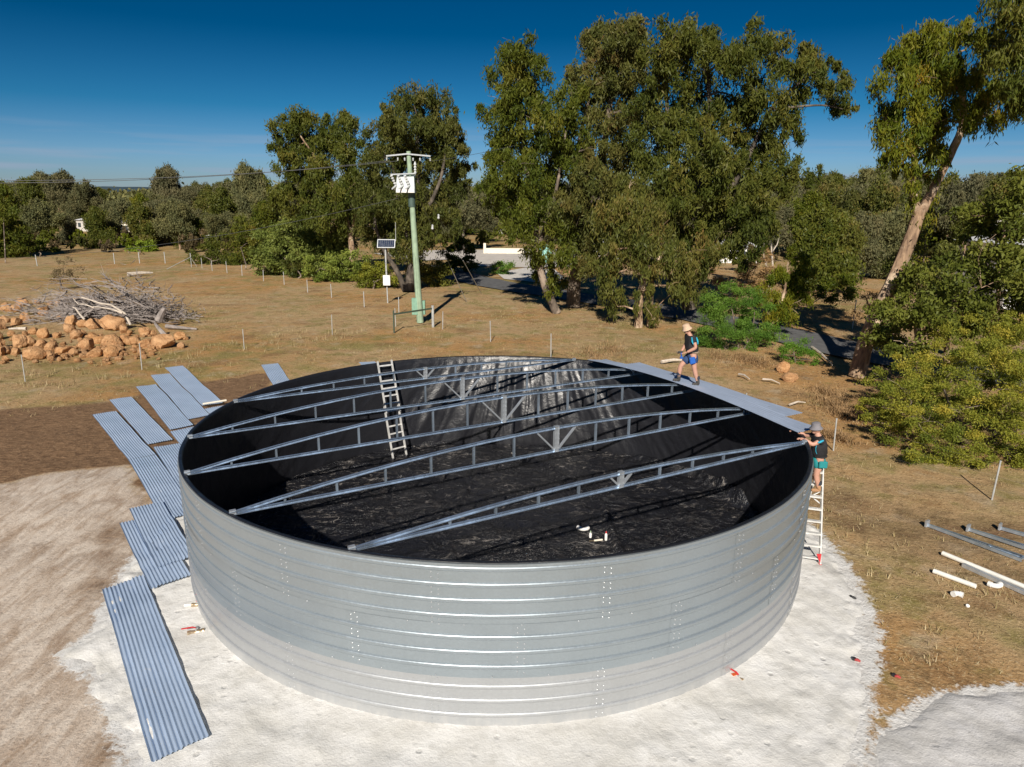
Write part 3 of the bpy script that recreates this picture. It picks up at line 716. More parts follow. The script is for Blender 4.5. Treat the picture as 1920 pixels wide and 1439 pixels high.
for k, (a, b, dz, lab) in enumerate(SHEETS):
    g0 = G(*a); g1 = G(*b)
    corrugated('corrugated_sheet', lab, ground_row(g0, g1, .84), MAT['corr'], .84, 14,
               (lambda dz: lambda x, y: surf(x, y) + .025 + dz)(dz), group='corrugated sheets laid on the ground', pitch=.078, amp=.014)

# ================================================================== LADDERS
def inside_ladder():
    b0, b1 = G(737, 860, .08), G(762, 853, .08); t0, t1 = G(707, 682, H + .06), G(733, 679, H + .06)
    b0, b1, t0, t1 = [Vector(q) for q in (b0, b1, t0, t1)]
    t0 += (t0 - b0) * .02; t1 += (t1 - b1) * .02
    T = thing('ladder', 'tall aluminium extension ladder leaning inside the tank against its far wall', 'ladder', (b0 + b1) / 2)
    x = (b1 - b0).normalized(); d = (t0 - b0).normalized(); nrm = x.cross(d).normalized()
    for a, c in ((b0, t0), (b1, t1)):
        m = MB(); m.bar(a, a + (c - a) * .56, .035, .075, nrm); m.build('rail', MAT['alu'], T)
        off = nrm * .05 + (b0 + b1 - a * 2).normalized() * .0
        m = MB(); m.bar(a + (c - a) * .46 + off, c + off, .035, .07, nrm); m.build('rail', MAT['alu'], T)
        m = MB(); m.box(a - Vector((0, 0, .02)), (.07, .09, .06)); m.build('foot', MAT['dark'], T)
    for k in range(12):
        t = .09 + k * .078; off = nrm * (.05 if t > .5 else 0)
        m = MB(); m.bar(b0 + (t0 - b0) * t + off, b1 + (t1 - b1) * t + off, .05, .045, nrm); m.build('rung', MAT['alu'], T)
inside_ladder()
SLB = G(1503, 1055, .04); SRB = G(1534, 1062, .04)
def step_ladder():
    z0 = .06
    l0 = Vector((6.98, 15.50, z0)); r0 = Vector((7.42, 15.36, z0)); l1 = Vector((7.10, 16.02, 2.62)); r1 = Vector((7.43, 15.92, 2.62))
    T = thing('step_ladder', 'white aluminium step ladder with red feet standing against the tank outside', 'ladder', (l0 + r0) / 2)
    for a, c in ((l0, l1), (r0, r1)):
        m = MB(); m.bar(a, c, .03, .085, (0, 1, 0)); m.build('rail', MAT['alu'], T)
        m = MB(); m.box(a + Vector((0, 0, -.02)), (.05, .10, .09)); m.build('foot', MAT['red'], T)
    for k in range(9):
        t = .055 + k * .113
        m = MB(); m.bar(l0 + (l1 - l0) * t, r0 + (r1 - r0) * t, .10, .035); m.build('step', MAT['alu'], T)
    m = MB(); m.add([r0 + Vector((-.016, -.05, .05)), r0 + Vector((-.13, -.05, .30)), r0 + Vector((-.016, -.05, .30)), r0 + Vector((-.016, -.03, .05)), r0 + Vector((-.13, -.03, .30)), r0 + Vector((-.016, -.03, .30))],
          [(0, 2, 1), (3, 4, 5), (0, 1, 4, 3), (1, 2, 5, 4), (2, 0, 3, 5)]); m.build('corner_brace', MAT['red'], T)
    e0 = Vector((7.16, 17.0, .06)); e1 = Vector((7.5, 16.9, .06)); f0 = Vector((7.15, 16.06, 2.58)); f1 = Vector((7.42, 15.99, 2.58))
    for a, c in ((e0, f0), (e1, f1)): m = MB(); m.bar(a, c, .03, .06, (0, 1, 0)); m.build('rear_leg', MAT['alu'], T)
    for k in range(4):
        t = .1 + k * .24; m = MB(); m.bar(e0 + (f0 - e0) * t, e1 + (f1 - e1) * t, .03, .03); m.build('rear_bar', MAT['alu'], T)
    for p, q in ((.55, .66), (.66, .55)):
        m = MB(); m.bar(l0 + (l1 - l0) * p + Vector((0, .10, 0)), r0 + (r1 - r0) * q + Vector((0, .10, 0)), .025, .025); m.build('cross_brace', MAT['alu'], T)
step_ladder()

# ================================================================== PEOPLE
def skin_mesh(verts, edges, root=0, levels=2):
    me = bpy.data.meshes.new('tmp'); me.from_pydata([tuple(map(float, p[0])) for p in verts], edges, [])
    o = bpy.data.objects.new('tmp', me); COL.objects.link(o)
    o.modifiers.new('s', 'SKIN'); sv = me.skin_vertices[0].data
    for i, p in enumerate(verts):
        r = p[1]; sv[i].radius = r if hasattr(r, '__len__') else (r, r); sv[i].use_root = (i == root)
    if levels: q = o.modifiers.new('b', 'SUBSURF'); q.levels = levels; q.render_levels = levels
    dg = bpy.context.evaluated_depsgraph_get(); em = bpy.data.meshes.new_from_object(o.evaluated_get(dg))
    v = [tuple(p.co) for p in em.vertices]; f = [tuple(p.vertices) for p in em.polygons]
    bpy.data.objects.remove(o); bpy.data.meshes.remove(me); bpy.data.meshes.remove(em)
    return v, f
def person(label, base, facing, J, look):
    """J: joint name -> (forward, left, up) from the base point"""
    base = Vector([float(q) for q in base]); fw = Vector((math.cos(facing), math.sin(facing), 0)); lf = Vector((-fw.y, fw.x, 0)); up = Vector((0, 0, 1))
    Wd = lambda p: base + fw * p[0] + lf * p[1] + up * p[2]
    T = thing('person', label, 'person', base)
    P = {k: Wd(v) for k, v in J.items()}
    # body, one continuous skin: torso, neck, limbs
    V = []; E = []; ix = {}
    def nd(name, pos, r, prev=None):
        V.append((pos, r)); ix[name] = len(V) - 1
        if prev is not None: E.append((ix[prev], ix[name]))
    nd('pelvis', P['pelvis'], (.145, .115)); nd('waist', P['pelvis'].lerp(P['chest'], .5), (.135, .105), 'pelvis'); nd('chest', P['chest'], (.165, .115), 'waist')
    nd('neck', P['neck'], .062, 'chest'); nd('jaw', P['neck'].lerp(P['head'], .55), .066, 'neck')
    for s in 'LR':
        nd('hip' + s, P['hip' + s], .098, 'pelvis'); nd('th' + s, P['hip' + s].lerp(P['knee' + s], .5), .095, 'hip' + s); nd('kn' + s, P['knee' + s], .072, 'th' + s)
        nd('cf' + s, P['knee' + s].lerp(P['ankle' + s], .35), .074, 'kn' + s); nd('an' + s, P['ankle' + s], .040, 'cf' + s)
        nd('sh' + s, P['shoulder' + s], .062, 'chest'); nd('el' + s, P['elbow' + s], .055, 'sh' + s); nd('fa' + s, P['elbow' + s].lerp(P['wrist' + s], .35), .054, 'el' + s); nd('wr' + s, P['wrist' + s], .036, 'fa' + s)
    m = MB().use(MAT['skin']); m.add(*skin_mesh(V, E))
    hd = P['head']; lk = (fw * look[0] + lf * look[1] + up * look[2]).normalized(); sd = lk.cross(up).normalized(); hu = sd.cross(lk)
    rot = Matrix((lk, -sd, hu)).transposed()
    m.ball(hd, (.098, .078, .122), 14, 10, rot)                                   # skull
    m.ball(hd + lk * .035 - hu * .062, (.066, .058, .062), 10, 7, rot)            # jaw
    m.ball(hd + lk * .104 - hu * .018, (.020, .014, .026), 8, 6, rot)             # nose
    for s in (-1, 1):
        m.ball(hd + sd * (.080 * s) - hu * .01, (.020, .010, .034), 8, 6, rot)    # ears
    m.use(MAT['hair'])
    m.ball(hd - lk * .022 + hu * .028, (.092, .084, .108), 12, 8, rot)
    for s in (-1, 1): m.ball(hd + lk * .088 + sd * (.033 * s) + hu * .006, .011, 6, 5)
    m.box(hd + lk * .098 - hu * .058, (.008, .045, .010), rot)
    m.use(MAT['skin'])
    for s in 'LR':                                                                # hands: palm, four fingers, thumb
        w = P['wrist' + s]; d = (P['hand' + s] - w).normalized(); side = d.cross(up).normalized() if abs(d.z) < .95 else fw.copy(); nrm = side.cross(d).normalized()
        rr = Matrix((d, side, nrm)).transposed()
        m.ball(w + d * .045, (.055, .040, .020), 10, 6, rr)
        for k, ln in enumerate((.068, .078, .072, .055)):
            b = w + d * .085 + side * (.028 - .019 * k); c1 = b + d * (ln * .5) - nrm * .006; c2 = b + d * (ln * .85) - nrm * .030
            m.tube([b - d * .02, b, c1, c2], [.0095, .0095, .0088, .007], 6)
        sg = 1 if s == 'R' else -1
        b = w + d * .03 + side * (.030 * sg); m.tube([b, b + d * .03 + side * (.022 * sg) - nrm * .010, b + d * .062 + side * (.016 * sg) - nrm * .026], [.012, .011, .008], 6)
    m.build('body', None, T, True)
    return T, P, fw, lf, up, hd, lk, sd, hu, rot
def garment(T, name, mat, verts, edges, levels=2):
    m = MB(); m.add(*skin_mesh(verts, edges, 0, levels)); return m.build(name, mat, T, True)
def shirt(T, P, mat, flash, sleeve=.62):
    V = [(P['pelvis'].lerp(P['chest'], .02), (.225, .195)), (P['pelvis'].lerp(P['chest'], .5), (.225, .195)), (P['chest'], (.245, .19)), (P['neck'].lerp(P['chest'], .35), (.105, .095))]; E = [(0, 1), (1, 2), (2, 3)]
    for s in 'LR':
        k = len(V); V += [(P['shoulder' + s], .108), (P['shoulder' + s].lerp(P['elbow' + s], sleeve), .092)]; E += [(2, k), (k, k + 1)]
    o = garment(T, 'shirt', mat, V, E); return o
def shorts(T, P, mat):
    V = [(P['pelvis'] + Vector((0, 0, .05)), (.205, .180)), (P['pelvis'] - Vector((0, 0, .03)), (.205, .185))]; E = [(0, 1)]
    for s in 'LR':
        k = len(V); V += [(P['hip' + s] - Vector((0, 0, .02)), .148), (P['hip' + s].lerp(P['knee' + s], .72), .128)]; E += [(1, k), (k, k + 1)]
    return garment(T, 'shorts', mat, V, E)
def boots(T, P, fw, mat, sock):
    for s in 'LR':
        a = P['ankle' + s]; toe = P['toe' + s]; d = toe - a; d.z = 0; d.normalize(); g = Vector((a.x, a.y, toe.z))
        V = [(a + Vector((0, 0, .10)), .060), (a, .060), (g - d * .035, (.050, .052)), (g + d * .09, (.050, .042)), (g + d * .17, (.046, .034))]
        garment(T, 'boot', mat, V, [(0, 1), (1, 2), (2, 3), (3, 4)])
        m = MB(); m.tube([a + Vector((0, 0, .09)), a + Vector((0, 0, .17))], [.063, .060], 10); m.build('sock', sock, T, True)
def hat(T, hd, hu, lk, mat, brim, rot, drop=.03):
    R3 = rot
    m = MB(); prof = [(brim, .035 - drop), (brim * .99, .047 - drop), (.108, .062), (.104, .10), (.098, .145), (.06, .165), (.004, .168)]
    m.lathe(hd + hu * .0, prof, 22, R3); m.build('hat', mat, T, True)

# man on the roof sheet, side on, hands at the waist
def man_one():
    b = Vector([float(q) for q in G(1291, 720, H + .30)]); b.z = roofz(b.x, b.y) + .012
    fc = math.radians(184)
    zl = roofz(b.x - .28, b.y - .02) + .012 - b.z; zr_ = roofz(b.x + .20, b.y + .02) + .012 - b.z
    J = dict(pelvis=(-.06, 0, .86), chest=(.02, 0, 1.27), neck=(.09, 0, 1.46), head=(.155, 0, 1.585),
             hipL=(-.05, .10, .82), kneeL=(-.10, .11, .47), ankleL=(-.22, .12, .10 + zr_), toeL=(-.08, .14, .045 + zr_),
             hipR=(-.05, -.10, .82), kneeR=(.24, -.11, .50), ankleR=(.27, -.12, .10 + zl), toeR=(.42, -.13, .045 + zl),
             shoulderL=(.02, .185, 1.37), elbowL=(-.06, .235, 1.10), wristL=(.17, .15, .955), handL=(.26, .11, .93),
             shoulderR=(.06, -.185, 1.37), elbowR=(.08, -.25, 1.10), wristR=(.24, -.11, .93), handR=(.32, -.06, .91))
    T, P, fw, lf, up, hd, lk, sd, hu, rot = person('man in straw hat, black and cyan shirt and blue shorts standing on the roofing sheet', b, fc, J, (1, .12, -.42))
    shirt(T, P, MAT['shirt'], None); shorts(T, P, MAT['navy']); boots(T, P, fw, MAT['boot'], MAT['sock'])
    hat(T, hd, hu, lk, MAT['straw'], .145, rot)
    for off in (-.075, .075):                                           # cyan flashes over the shoulder
        s = P['shoulderL']; e = P['elbowL']; a = fw * off + lf * .070
        m = MB(); m.tube([s + a * .9 + up * .035, s.lerp(e, .3) + a * 1.05, s.lerp(e, .58) + a * .9], [.016, .024, .012], 8); m.build('cyan_flash', MAT['flash'], T, True)
    m = MB(); m.box(P['hipL'] + lf * .125 + fw * .06 - up * .09, (.17, .06, .20), Matrix.Rotation(fc, 3, 'Z') @ Matrix.Rotation(.25, 3, 'Y')); o = m.build('tool_pouch', MAT['bluepouch'], T)
    o.modifiers.new('b', 'BEVEL').width = .02
    m = MB(); V = [(P['pelvis'] + up * .085 + fw * (.150 * math.cos(a)) + lf * (.172 * math.sin(a))) for a in np.linspace(0, 2 * math.pi, 17)]; m.tube(V, .024, 6, False); m.build('belt', MAT['belt'], T, True)
    h = P['handL'].lerp(P['handR'], .5)
    t = thing('cordless_drill', 'small dark hand tool held at the waist by the man in the straw hat', 'hand tool', h)
    m = MB(); m.tube([h - fw * .05 + up * .02, h + fw * .07 + up * .02, h + fw * .09 + up * .02, h + fw * .15 + up * .02], [.030, .028, .014, .006], 8); m.build('drill_body', MAT['tool'], t)
    m = MB(); m.bar(h + up * .0, h - up * .13 - fw * .02, .035, .045); m.box(h - up * .15 - fw * .02, (.09, .06, .045)); m.build('grip', MAT['bluepouch'], t)
man_one()
# man on the step ladder, both hands on the rim
def man_two():
    b = Vector((7.27, 15.80, 1.785)); fc = math.radians(176)
    J = dict(pelvis=(-.02, 0, .84), chest=(.03, 0, 1.24), neck=(.09, 0, 1.42), head=(.135, 0, 1.545),
             hipL=(-.02, .095, .80), kneeL=(.04, .10, .44), ankleL=(-.05, .10, .10), toeL=(.08, .10, .045),
             hipR=(-.02, -.095, .80), kneeR=(.10, -.11, .50), ankleR=(.0, -.12, .33), toeR=(.13, -.12, .27),
             shoulderL=(.05, .18, 1.33), elbowL=(.24, .19, 1.21), wristL=(.43, .12, 1.335), handL=(.52, .11, 1.335),
             shoulderR=(.08, -.18, 1.34), elbowR=(.26, -.33, 1.27), wristR=(.44, -.42, 1.345), handR=(.53, -.45, 1.345))
    T, P, fw, lf, up, hd, lk, sd, hu, rot = person('man in grey hat and teal shorts on the step ladder, hands on the tank rim', b, fc, J, (1, -.25, -.12))
    shirt(T, P, MAT['shirt'], None, .45); shorts(T, P, MAT['teal']); boots(T, P, fw, MAT['tanboot'], MAT['sock'])
    hat(T, hd, hu, lk, MAT['greyhat'], .155, rot)
    s = P['shoulderL']; e = P['elbowL']
    m = MB(); m.tube([s + lf * .075 + up * .02 - fw * .02, s.lerp(e, .3) + lf * .078 + up * .015, s.lerp(e, .5) + lf * .066 + up * .02], [.018, .028, .018], 8); m.build('cyan_flash', MAT['flash'], T, True)
    m = MB(); V = [P['chest'] + lf * .165 + fw * (.02 + .10 * math.cos(a)) + up * (-.12 + .17 * math.sin(a)) for a in np.linspace(0, 2 * math.pi, 15)]; m.tube(V, .007, 5, False); m.build('cord', MAT['flash'], T, True)
    m = MB(); V = [(P['pelvis'] + up * .06 + fw * (.150 * math.cos(a)) + lf * (.172 * math.sin(a))) for a in np.linspace(0, 2 * math.pi, 17)]; m.tube(V, .024, 6, False); m.build('belt', MAT['shirt'], T, True)
    m = MB(); m.box(P['hipL'] + lf * .135 - fw * .02 - up * .06, (.20, .06, .17), Matrix.Rotation(fc, 3, 'Z')); o = m.build('tool_pouch', MAT['teal'], T); o.modifiers.new('b', 'BEVEL').width = .02
man_two()

# ================================================================== SMALL THINGS
def elbow(name, lab, c, r, rad, a0, a1, mat, group=None, tilt=0.):
    T = thing(name, lab, 'pipe elbow', c, group); c = Vector([float(q) for q in c])
    rot = Matrix.Rotation(tilt, 3, 'X')
    pts = [c + rot @ Vector((r * math.cos(a), r * math.sin(a), 0)) + Vector((0, 0, rad)) for a in np.linspace(a0, a1, 9)]
    m = MB(); m.tube(pts, rad, 14); m.build('bend', mat, T, True)
    for p, q in ((pts[0], pts[1]), (pts[-1], pts[-2])):
        m = MB(); d = (q - p).normalized(); m.tube([p - d * .04, p + d * .03, p + d * .035], [rad * 1.14, rad * 1.14, rad], 14); m.build('collar', mat, T, True)
def floorp(px, py, z=.1): return G(px, py, z)
elbow('pipe_elbow', 'white pipe elbow lying on the black liner floor beside the bottles', floorp(1093, 992, .08), .12, .05, math.radians(200), math.radians(330), MAT['white'])
for px, py, cap, lab in ((1107, 1008, MAT['polegreen'], 'small white sealant bottle with green cap beside the pipe elbow in the tank'), (1136, 1013, MAT['red'], 'white sealant bottle with red cap on the tank floor')):
    c = floorp(px, py, .05); T = thing('bottle', lab, 'bottle', c); k = 1.2 if cap is MAT['red'] else .85
    m = MB(); m.lathe(c, [(.034, 0), (.036, .02), (.036, .13 * k), (.015, .165 * k)], 12); m.build('flask', MAT['white'], T, True)
    m = MB(); m.lathe(Vector(c) + Vector((0, 0, .165 * k)), [(.019, 0), (.019, .03), (.008, .05)], 10); m.build('cap', cap, T, True)
c = floorp(1126, 1015, .06); T = thing('caulking_gun', 'cream caulking gun lying against the red-capped bottle', 'caulking gun', c)
m = MB(); m.tube([Vector(c) + Vector((-.17, -.03, .03)), Vector(c) + Vector((.05, .02, .03))], .025, 10); m.build('cartridge', MAT['cream'], T, True)
m = MB(); m.bar(Vector(c) + Vector((-.30, -.06, .03)), Vector(c) + Vector((-.17, -.03, .03)), .012, .012); m.build('rod', MAT['brass'], T)
# pipes, channel and frames on the ground at the right
def pipe(lab, a, b, rad, n=18):
    a = G(*a); b = G(*b); a[2] = float(gz(a[0], a[1])) + rad + .01; b[2] = float(gz(b[0], b[1])) + rad + .01
    m = MB(); av, bv = Vector(a), Vector(b); d = (bv - av).normalized(); ref = d.orthogonal().normalized(); bb = d.cross(ref); v = []
    for p, r_ in ((av, rad), (bv, rad), (bv, rad - .006), (av, rad - .006)):
        for i in range(n): t = 2 * math.pi * i / n; v.append(p + ref * math.cos(t) * r_ + bb * math.sin(t) * r_)
    f = [(k * n + i, k * n + (i + 1) % n, ((k + 1) % 4) * n + (i + 1) % n, ((k + 1) % 4) * n + i) for k in range(4) for i in range(n)]
    m.add(v, f); o = m.build('pvc_pipe', MAT['pvc'], None, True); return tag(o, lab, 'pipe')
pipe('short white plastic pipe on the brown ground above the two elbows', (1750, 1074), (1829, 1104), .057)
pipe('long white plastic pipe beside the grey steel channel on brown ground', (1767, 1040), (1975, 1130), .057)
a = G(1803, 1062); b = G(1985, 1146); a[2] = float(gz(*a[:2])) + .045; b[2] = float(gz(*b[:2])) + .045
m = MB(); cprofile(m, [Vector(b), Vector(a)], .09, .085, .005); tag(m.build('steel_channel', MAT['steel2']), 'grey steel channel lying against the long white pipe', 'steel channel')
elbow('pipe_elbow', 'white pipe elbow with a grey band on brown ground below the short pipe', G(1797, 1122), .10, .057, math.radians(35), math.radians(120), MAT['white'])
elbow('pipe_elbow', 'white curved pipe elbow on brown ground at the short pipe end', G(1862, 1098), .12, .057, math.radians(205), math.radians(325), MAT['white'])
c = G(1813, 1138); m = MB(); m.lathe(c, [(.035, 0), (.04, .01), (.04, .05), (.03, .055)], 12, Matrix.Rotation(.5, 3, 'X')); tag(m.build('pipe_stopper', MAT['white'], None, True), 'tiny white pipe cap alone on brown ground below the elbows', 'pipe cap')
def spare_frame(lab, a, b, n):
    a = Vector(G(*a)); b = Vector(G(*b)); d = (b - a).normalized(); s = Vector((-d.y, d.x, 0))
    a.z = float(gz(a.x, a.y)) + .06; b.z = float(gz(b.x, b.y)) + .06
    T = thing('truss_section', lab, 'truss section', a, 'truss sections lying on the ground'); L = (b - a).length
    for e, q in ((0, .02), (1, .26)):
        m = MB(); cprofile(m, [a + s * (.0 if e == 0 else .05), b + s * (q if e else .0)], .045, .08, .005, 1 if e else -1); m.build('chord', MAT['steel'], T)
    for k in range(1, n + 1):
        t = k / n * .98; m = MB(); m.bar(a + (b - a) * t + s * .0, a + (b - a) * t + s * (.05 + .21 * t), .05, .05); m.build('strut', MAT['steel'], T)
    m = MB(); m.box(a + Vector((0, 0, .05)), (.05, .16, .18), Matrix.Rotation(math.atan2(d.y, d.x), 3, 'Z')); m.build('end_bracket', MAT['steel2'], T)
spare_frame('steel truss section on brown ground, nearest to the white pipes', (1738, 985), (1915, 1052), 3)
spare_frame('steel truss section on brown ground, middle one of three', (1815, 994), (2010, 1060), 3)
spare_frame('steel truss section on brown ground, farthest from the white pipes', (1875, 990), (2060, 1045), 3)
def tagbit(px, py, lab, mat, r=.06):
    c = G(px, py); c[2] = surf(c[0], c[1]); T = thing('hose_clip', lab, 'clip', c)
    m = MB(); m.tube([Vector(c) + Vector((-.03, .02, .02)), Vector(c) + Vector((0, .0, .04)), Vector(c) + Vector((.05, -.03, .02))], [.022, .03, .018], 8); m.build('clip_body', mat, T, True)
    m = MB(); m.box(Vector(c) + Vector((-.04, .04, .03)), (.06, .05, .05), Matrix.Rotation(.6, 3, 'Z')); m.build('clip_end', MAT['dark'], T)
tagbit(1607, 1238, 'red and black plastic clip on the edge of the white sand', MAT['redclip'])
tagbit(1682, 1269, 'red and black plastic clip alone on brown grass', MAT['redclip'])
tagbit(1600, 1122, 'small dark red plastic clip half buried at the sand edge below the ladder', MAT['tool'])
# valves
def valve(name, lab, c, ang, big, up_handle):
    c = Vector([float(q) for q in c]); d = Vector((math.cos(ang), math.sin(ang), 0)); T = thing(name, lab, 'valve', c); k = 1.0 if big else .7
    m = MB(); m.tube([c - d * .16 * k, c - d * .10 * k, c - d * .09 * k, c + d * .09 * k, c + d * .10 * k, c + d * .15 * k], [.062 * k, .062 * k, .055 * k, .055 * k, .064 * k, .064 * k], 8); m.build('valve_body', MAT['brass'], T, True)
    s = Vector((-d.y, d.x, 0)); u = Vector((0, 0, 1))
    m = MB(); m.tube([c, c + u * .10 * k], .022 * k, 8); m.build('stem', MAT['arm'], T, True)
    e = c + u * .10 * k
    pts = [e, e + u * .03 - d * .05, e - d * .26 * k + u * .03] if not up_handle else [e, e + u * .05, e + u * .16 + s * .03]
    m = MB(); m.bar(pts[0], pts[1], .03, .012); m.bar(pts[1], pts[2], .032, .012); m.build('handle', MAT['red'], T)
    return T, d
th = math.radians(-147); 
c = G(368, 1186, .10); valve('ball_valve', 'large brass ball valve with long red handle on the white sand', c, math.radians(20), True, False)
c = G(370, 1134, .16); T, d = valve('tap_fitting', 'white and brass tap with upright red handle at the tank wall', c, math.radians(8), False, True)
m = MB(); m.tube([Vector(c) - d * .12, Vector(c) - d * .26], .03, 10); m.build('spout', MAT['white'], T, True)
m = MB(); m.tube([Vector(c) + d * .06 + Vector((0, 0, -.02)), Vector(c) + d * .12 + Vector((0, -.10, -.05))], .045, 10); m.build('elbow', MAT['white'], T, True)
c = G(1384, 1272, .08); T, d = valve('outlet_valve', 'small orange and brass outlet valve at the tank base, front right', c, math.radians(-50), False, False)
m = MB(); m.box(Vector(c) + Vector((-.06, .04, .03)), (.10, .06, .06), Matrix.Rotation(.4, 3, 'Z')); m.build('flange', simple('orange_paint', (.62, .12, .03), .5), T)
# off-white pipe lying on the sheets behind the tank rim
a = G(381, 764); b = G(425, 757); a[2] = b[2] = .14
m = MB(); m.tube([a, b], .045, 10); tag(m.build('timber_pole', MAT['cream'], None, True), 'off-white pole lying across the upper corrugated sheets beside the tank', 'pole')

# ================================================================== POLE, SOLAR POST, FENCES
PB = G(788, 605); PY = PB[1]
def power_pole():
    b = Vector(PB); t = Vector(AT(766, 284, PY)); T = thing('power_pole', 'green painted power pole with crossarm and grey switch box in the paddock', 'power pole', b)
    ax = t - b; at = lambda z: b + ax * ((z) / ax.z)
    m = MB(); ks = np.linspace(0, 1, 10); m.tube([b + ax * k for k in ks], [.245 - .095 * k for k in ks], 12); m.build('pole', MAT['polegreen'], T, True)
    zc = AT(770, 293, PY)[2] - b.z; c = at(zc); xd = Vector((1, .12, 0)).normalized()
    m = MB(); m.bar(c - xd * 1.45 + Vector((0, -.2, -.03)), c - xd * .1 + Vector((0, -.2, .12)), .07, .09); m.bar(c - xd * .1 + Vector((0, -.2, .12)), c + xd * 1.45 + Vector((0, -.2, 0)), .07, .09); m.build('crossarm', MAT['arm'], T)
    for k in (-1.42, -.7, -.25, .3, .75, 1.42):
        m = MB(); p = c + xd * k + Vector((0, -.2, -.06)); m.lathe(p - Vector((0, 0, .26)), [(.02, 0), (.05, .03), (.03, .06), (.06, .09), (.035, .12), (.06, .15), (.03, .2)], 10); m.build('insulator', MAT['insul'], T, True)
    for p0, px in ((c + xd * .42 + Vector((0, -.2, -.35)), 0),):
        m = MB(); m.lathe(p0 - Vector((0, 0, .85)), [(.04, 0)] + [(.10 if i % 2 else .05, .06 + i * .085) for i in range(8)] + [(.03, .85)], 10); m.build('surge_arrester', MAT['insul'], T, True)
        m = MB(); m.bar(p0 - Vector((0, 0, .86)), at(p0.z - .86 - b.z), .05, .05); m.build('bracket', MAT['arm'], T)
    # switch gear: slanted box with three pairs of white bushings
    z1 = AT(762, 330, PY)[2]; z0 = AT(762, 362, PY)[2]; q = at((z0 + z1) / 2 - b.z) + Vector((-.28, -.42, 0)); hh = (z1 - z0)
    m = MB(); v = []
    for x, w in ((-.62, 0), (.62, 0)):
        v += [q + Vector((x, -.30, -hh / 2)), q + Vector((x, .34, -hh / 2)), q + Vector((x * .9, .34, hh / 2)), q + Vector((x * .9, -.02, hh / 2)), q + Vector((x, -.30, -hh / 2 + .28))]
    m.add(v, [(0, 4, 3, 2, 1), (5, 6, 7, 8, 9), (0, 1, 6, 5), (1, 2, 7, 6), (2, 3, 8, 7), (3, 4, 9, 8), (4, 0, 5, 9)]); m.build('switch_box', MAT['greybox'], T)
    m = MB(); m.box(q + Vector((0, -.315, -hh / 2 + .13)), (1.15, .03, .24)); m.build('cover_plate', MAT['white'], T)
    m = MB(); m.bar(q + Vector((-.95, -.25, hh / 2 + .06)), q + Vector((.65, -.25, hh / 2 + .14)), .06, .06); m.bar(q + Vector((-.9, .2, hh / 2 + .06)), q + Vector((.65, .2, hh / 2 + .14)), .06, .06); m.build('frame', MAT['arm'], T)
    for k in range(3):
        x = -.62 + .44 * k
        for dx in (0,):
            p = q + Vector((x, -.24, -.10)); e = p + Vector((-.20, -.42, .62)); m = MB(); ks = np.linspace(0, 1, 9)
            m.tube([p + (e - p) * s for s in ks], [.05 if i % 2 else .10 for i in range(9)], 8); m.build('bushing', MAT['insul'], T, True)
            p = q + Vector((x, -.28, -.12)); e = p + Vector((-.18, -.40, -.20)); m = MB(); m.tube([p, e], [.07, .045], 8); m.build('cable_boot', MAT['insul'], T, True)
    m = MB(); z = AT(775, 371, PY)[2]; p = at(z - b.z); m.tube([p - Vector((0, 0, .6)), p + Vector((0, 0, .5))], .235, 12); m.build('pole_band', simple('dark_green_band', (.06, .10, .085), .6), T, True)
    # cabinet and base plates
    z1 = AT(782, 559, PY)[2]; z0 = AT(782, 590, PY)[2]
    m = MB(); m.box(Vector((b.x - .33, b.y - .05, (z0 + z1) / 2)), (.42, .36, z1 - z0)); m.box(Vector((b.x + .24, b.y + .22, (z0 + z1) / 2 - .12)), (.22, .3, (z1 - z0) * .85)); o = m.build('cabinet', MAT['boxgreen'], T); o.modifiers.new('b', 'BEVEL').width = .02
    m = MB(); m.bar(at(.1) + Vector((-.05, -.24, 0)), at(4.6) + Vector((-.05, -.235, 0)), .08, .05, (0, 1, 0)); m.build('conduit', MAT['polegreen'], T)
    return T, at, c, xd, b
PT_, pole_at, arm_c, arm_d, pole_b = power_pole()
def cable(name, lab, pts, r, sag=0., n=14):
    m = MB(); P = []
    for a, b in zip(pts[:-1], pts[1:]):
        a = Vector(a); b = Vector(b)
        for i in range(n): t = i / n; P.append(a + (b - a) * t - Vector((0, 0, sag * 4 * t * (1 - t))))
    P.append(Vector(pts[-1])); m.tube(P, r, 5); return tag(m.build(name, MAT['wire']), lab, 'cable')
for k, (x, ly) in enumerate(((-1.42, 344), (-.7, 339))):
    e = AT(-60, ly, 40)
    cable('power_line', ('lower' if k == 0 else 'upper') + ' of the two overhead wires running left from the power pole crossarm', [e, arm_c + arm_d * x + Vector((0, -.2, -.33))], .016, .35)
cable('service_cable', 'single low cable from the power pole across the trees to the far left', [AT(-40, 487, 62), Vector(pole_at(8.6)) + Vector((-.2, 0, 0))], .014, .9)
cable('short_span', 'overhead wire from the crossarm into the tall gum trees', [arm_c + arm_d * 1.42 + Vector((0, -.2, -.33)), AT(985, 268, 54)], .013, .1)
for a, lab in (((875, 566), 'guy wire of the power pole, anchored nearer the tank'), ((903, 550), 'guy wire of the power pole, anchored beside the driveway')):
    g = Vector(G(*a)); g.z = float(gz(g.x, g.y)) - .02; top = Vector(pole_at(9.2 if a[0] < 890 else 10.2)) + Vector((.2, 0, 0))
    T = thing('guy_wire', lab, 'guy wire', g)
    m = MB(); m.tube([g + (top - g) * .34, top], .014, 5); m.build('strand', MAT['wire'], T)
    m = MB(); m.tube([g, g + (top - g) * .34], .032, 6); m.build('guard', MAT['post'], T)
    p = g + (top - g) * .70; m = MB(); m.lathe(p - Vector((0, 0, .18)), [(.03, 0), (.09, .06), (.07, .18), (.09, .3), (.03, .36)], 8); m.build('strain_insulator', MAT['insul'], T, True)

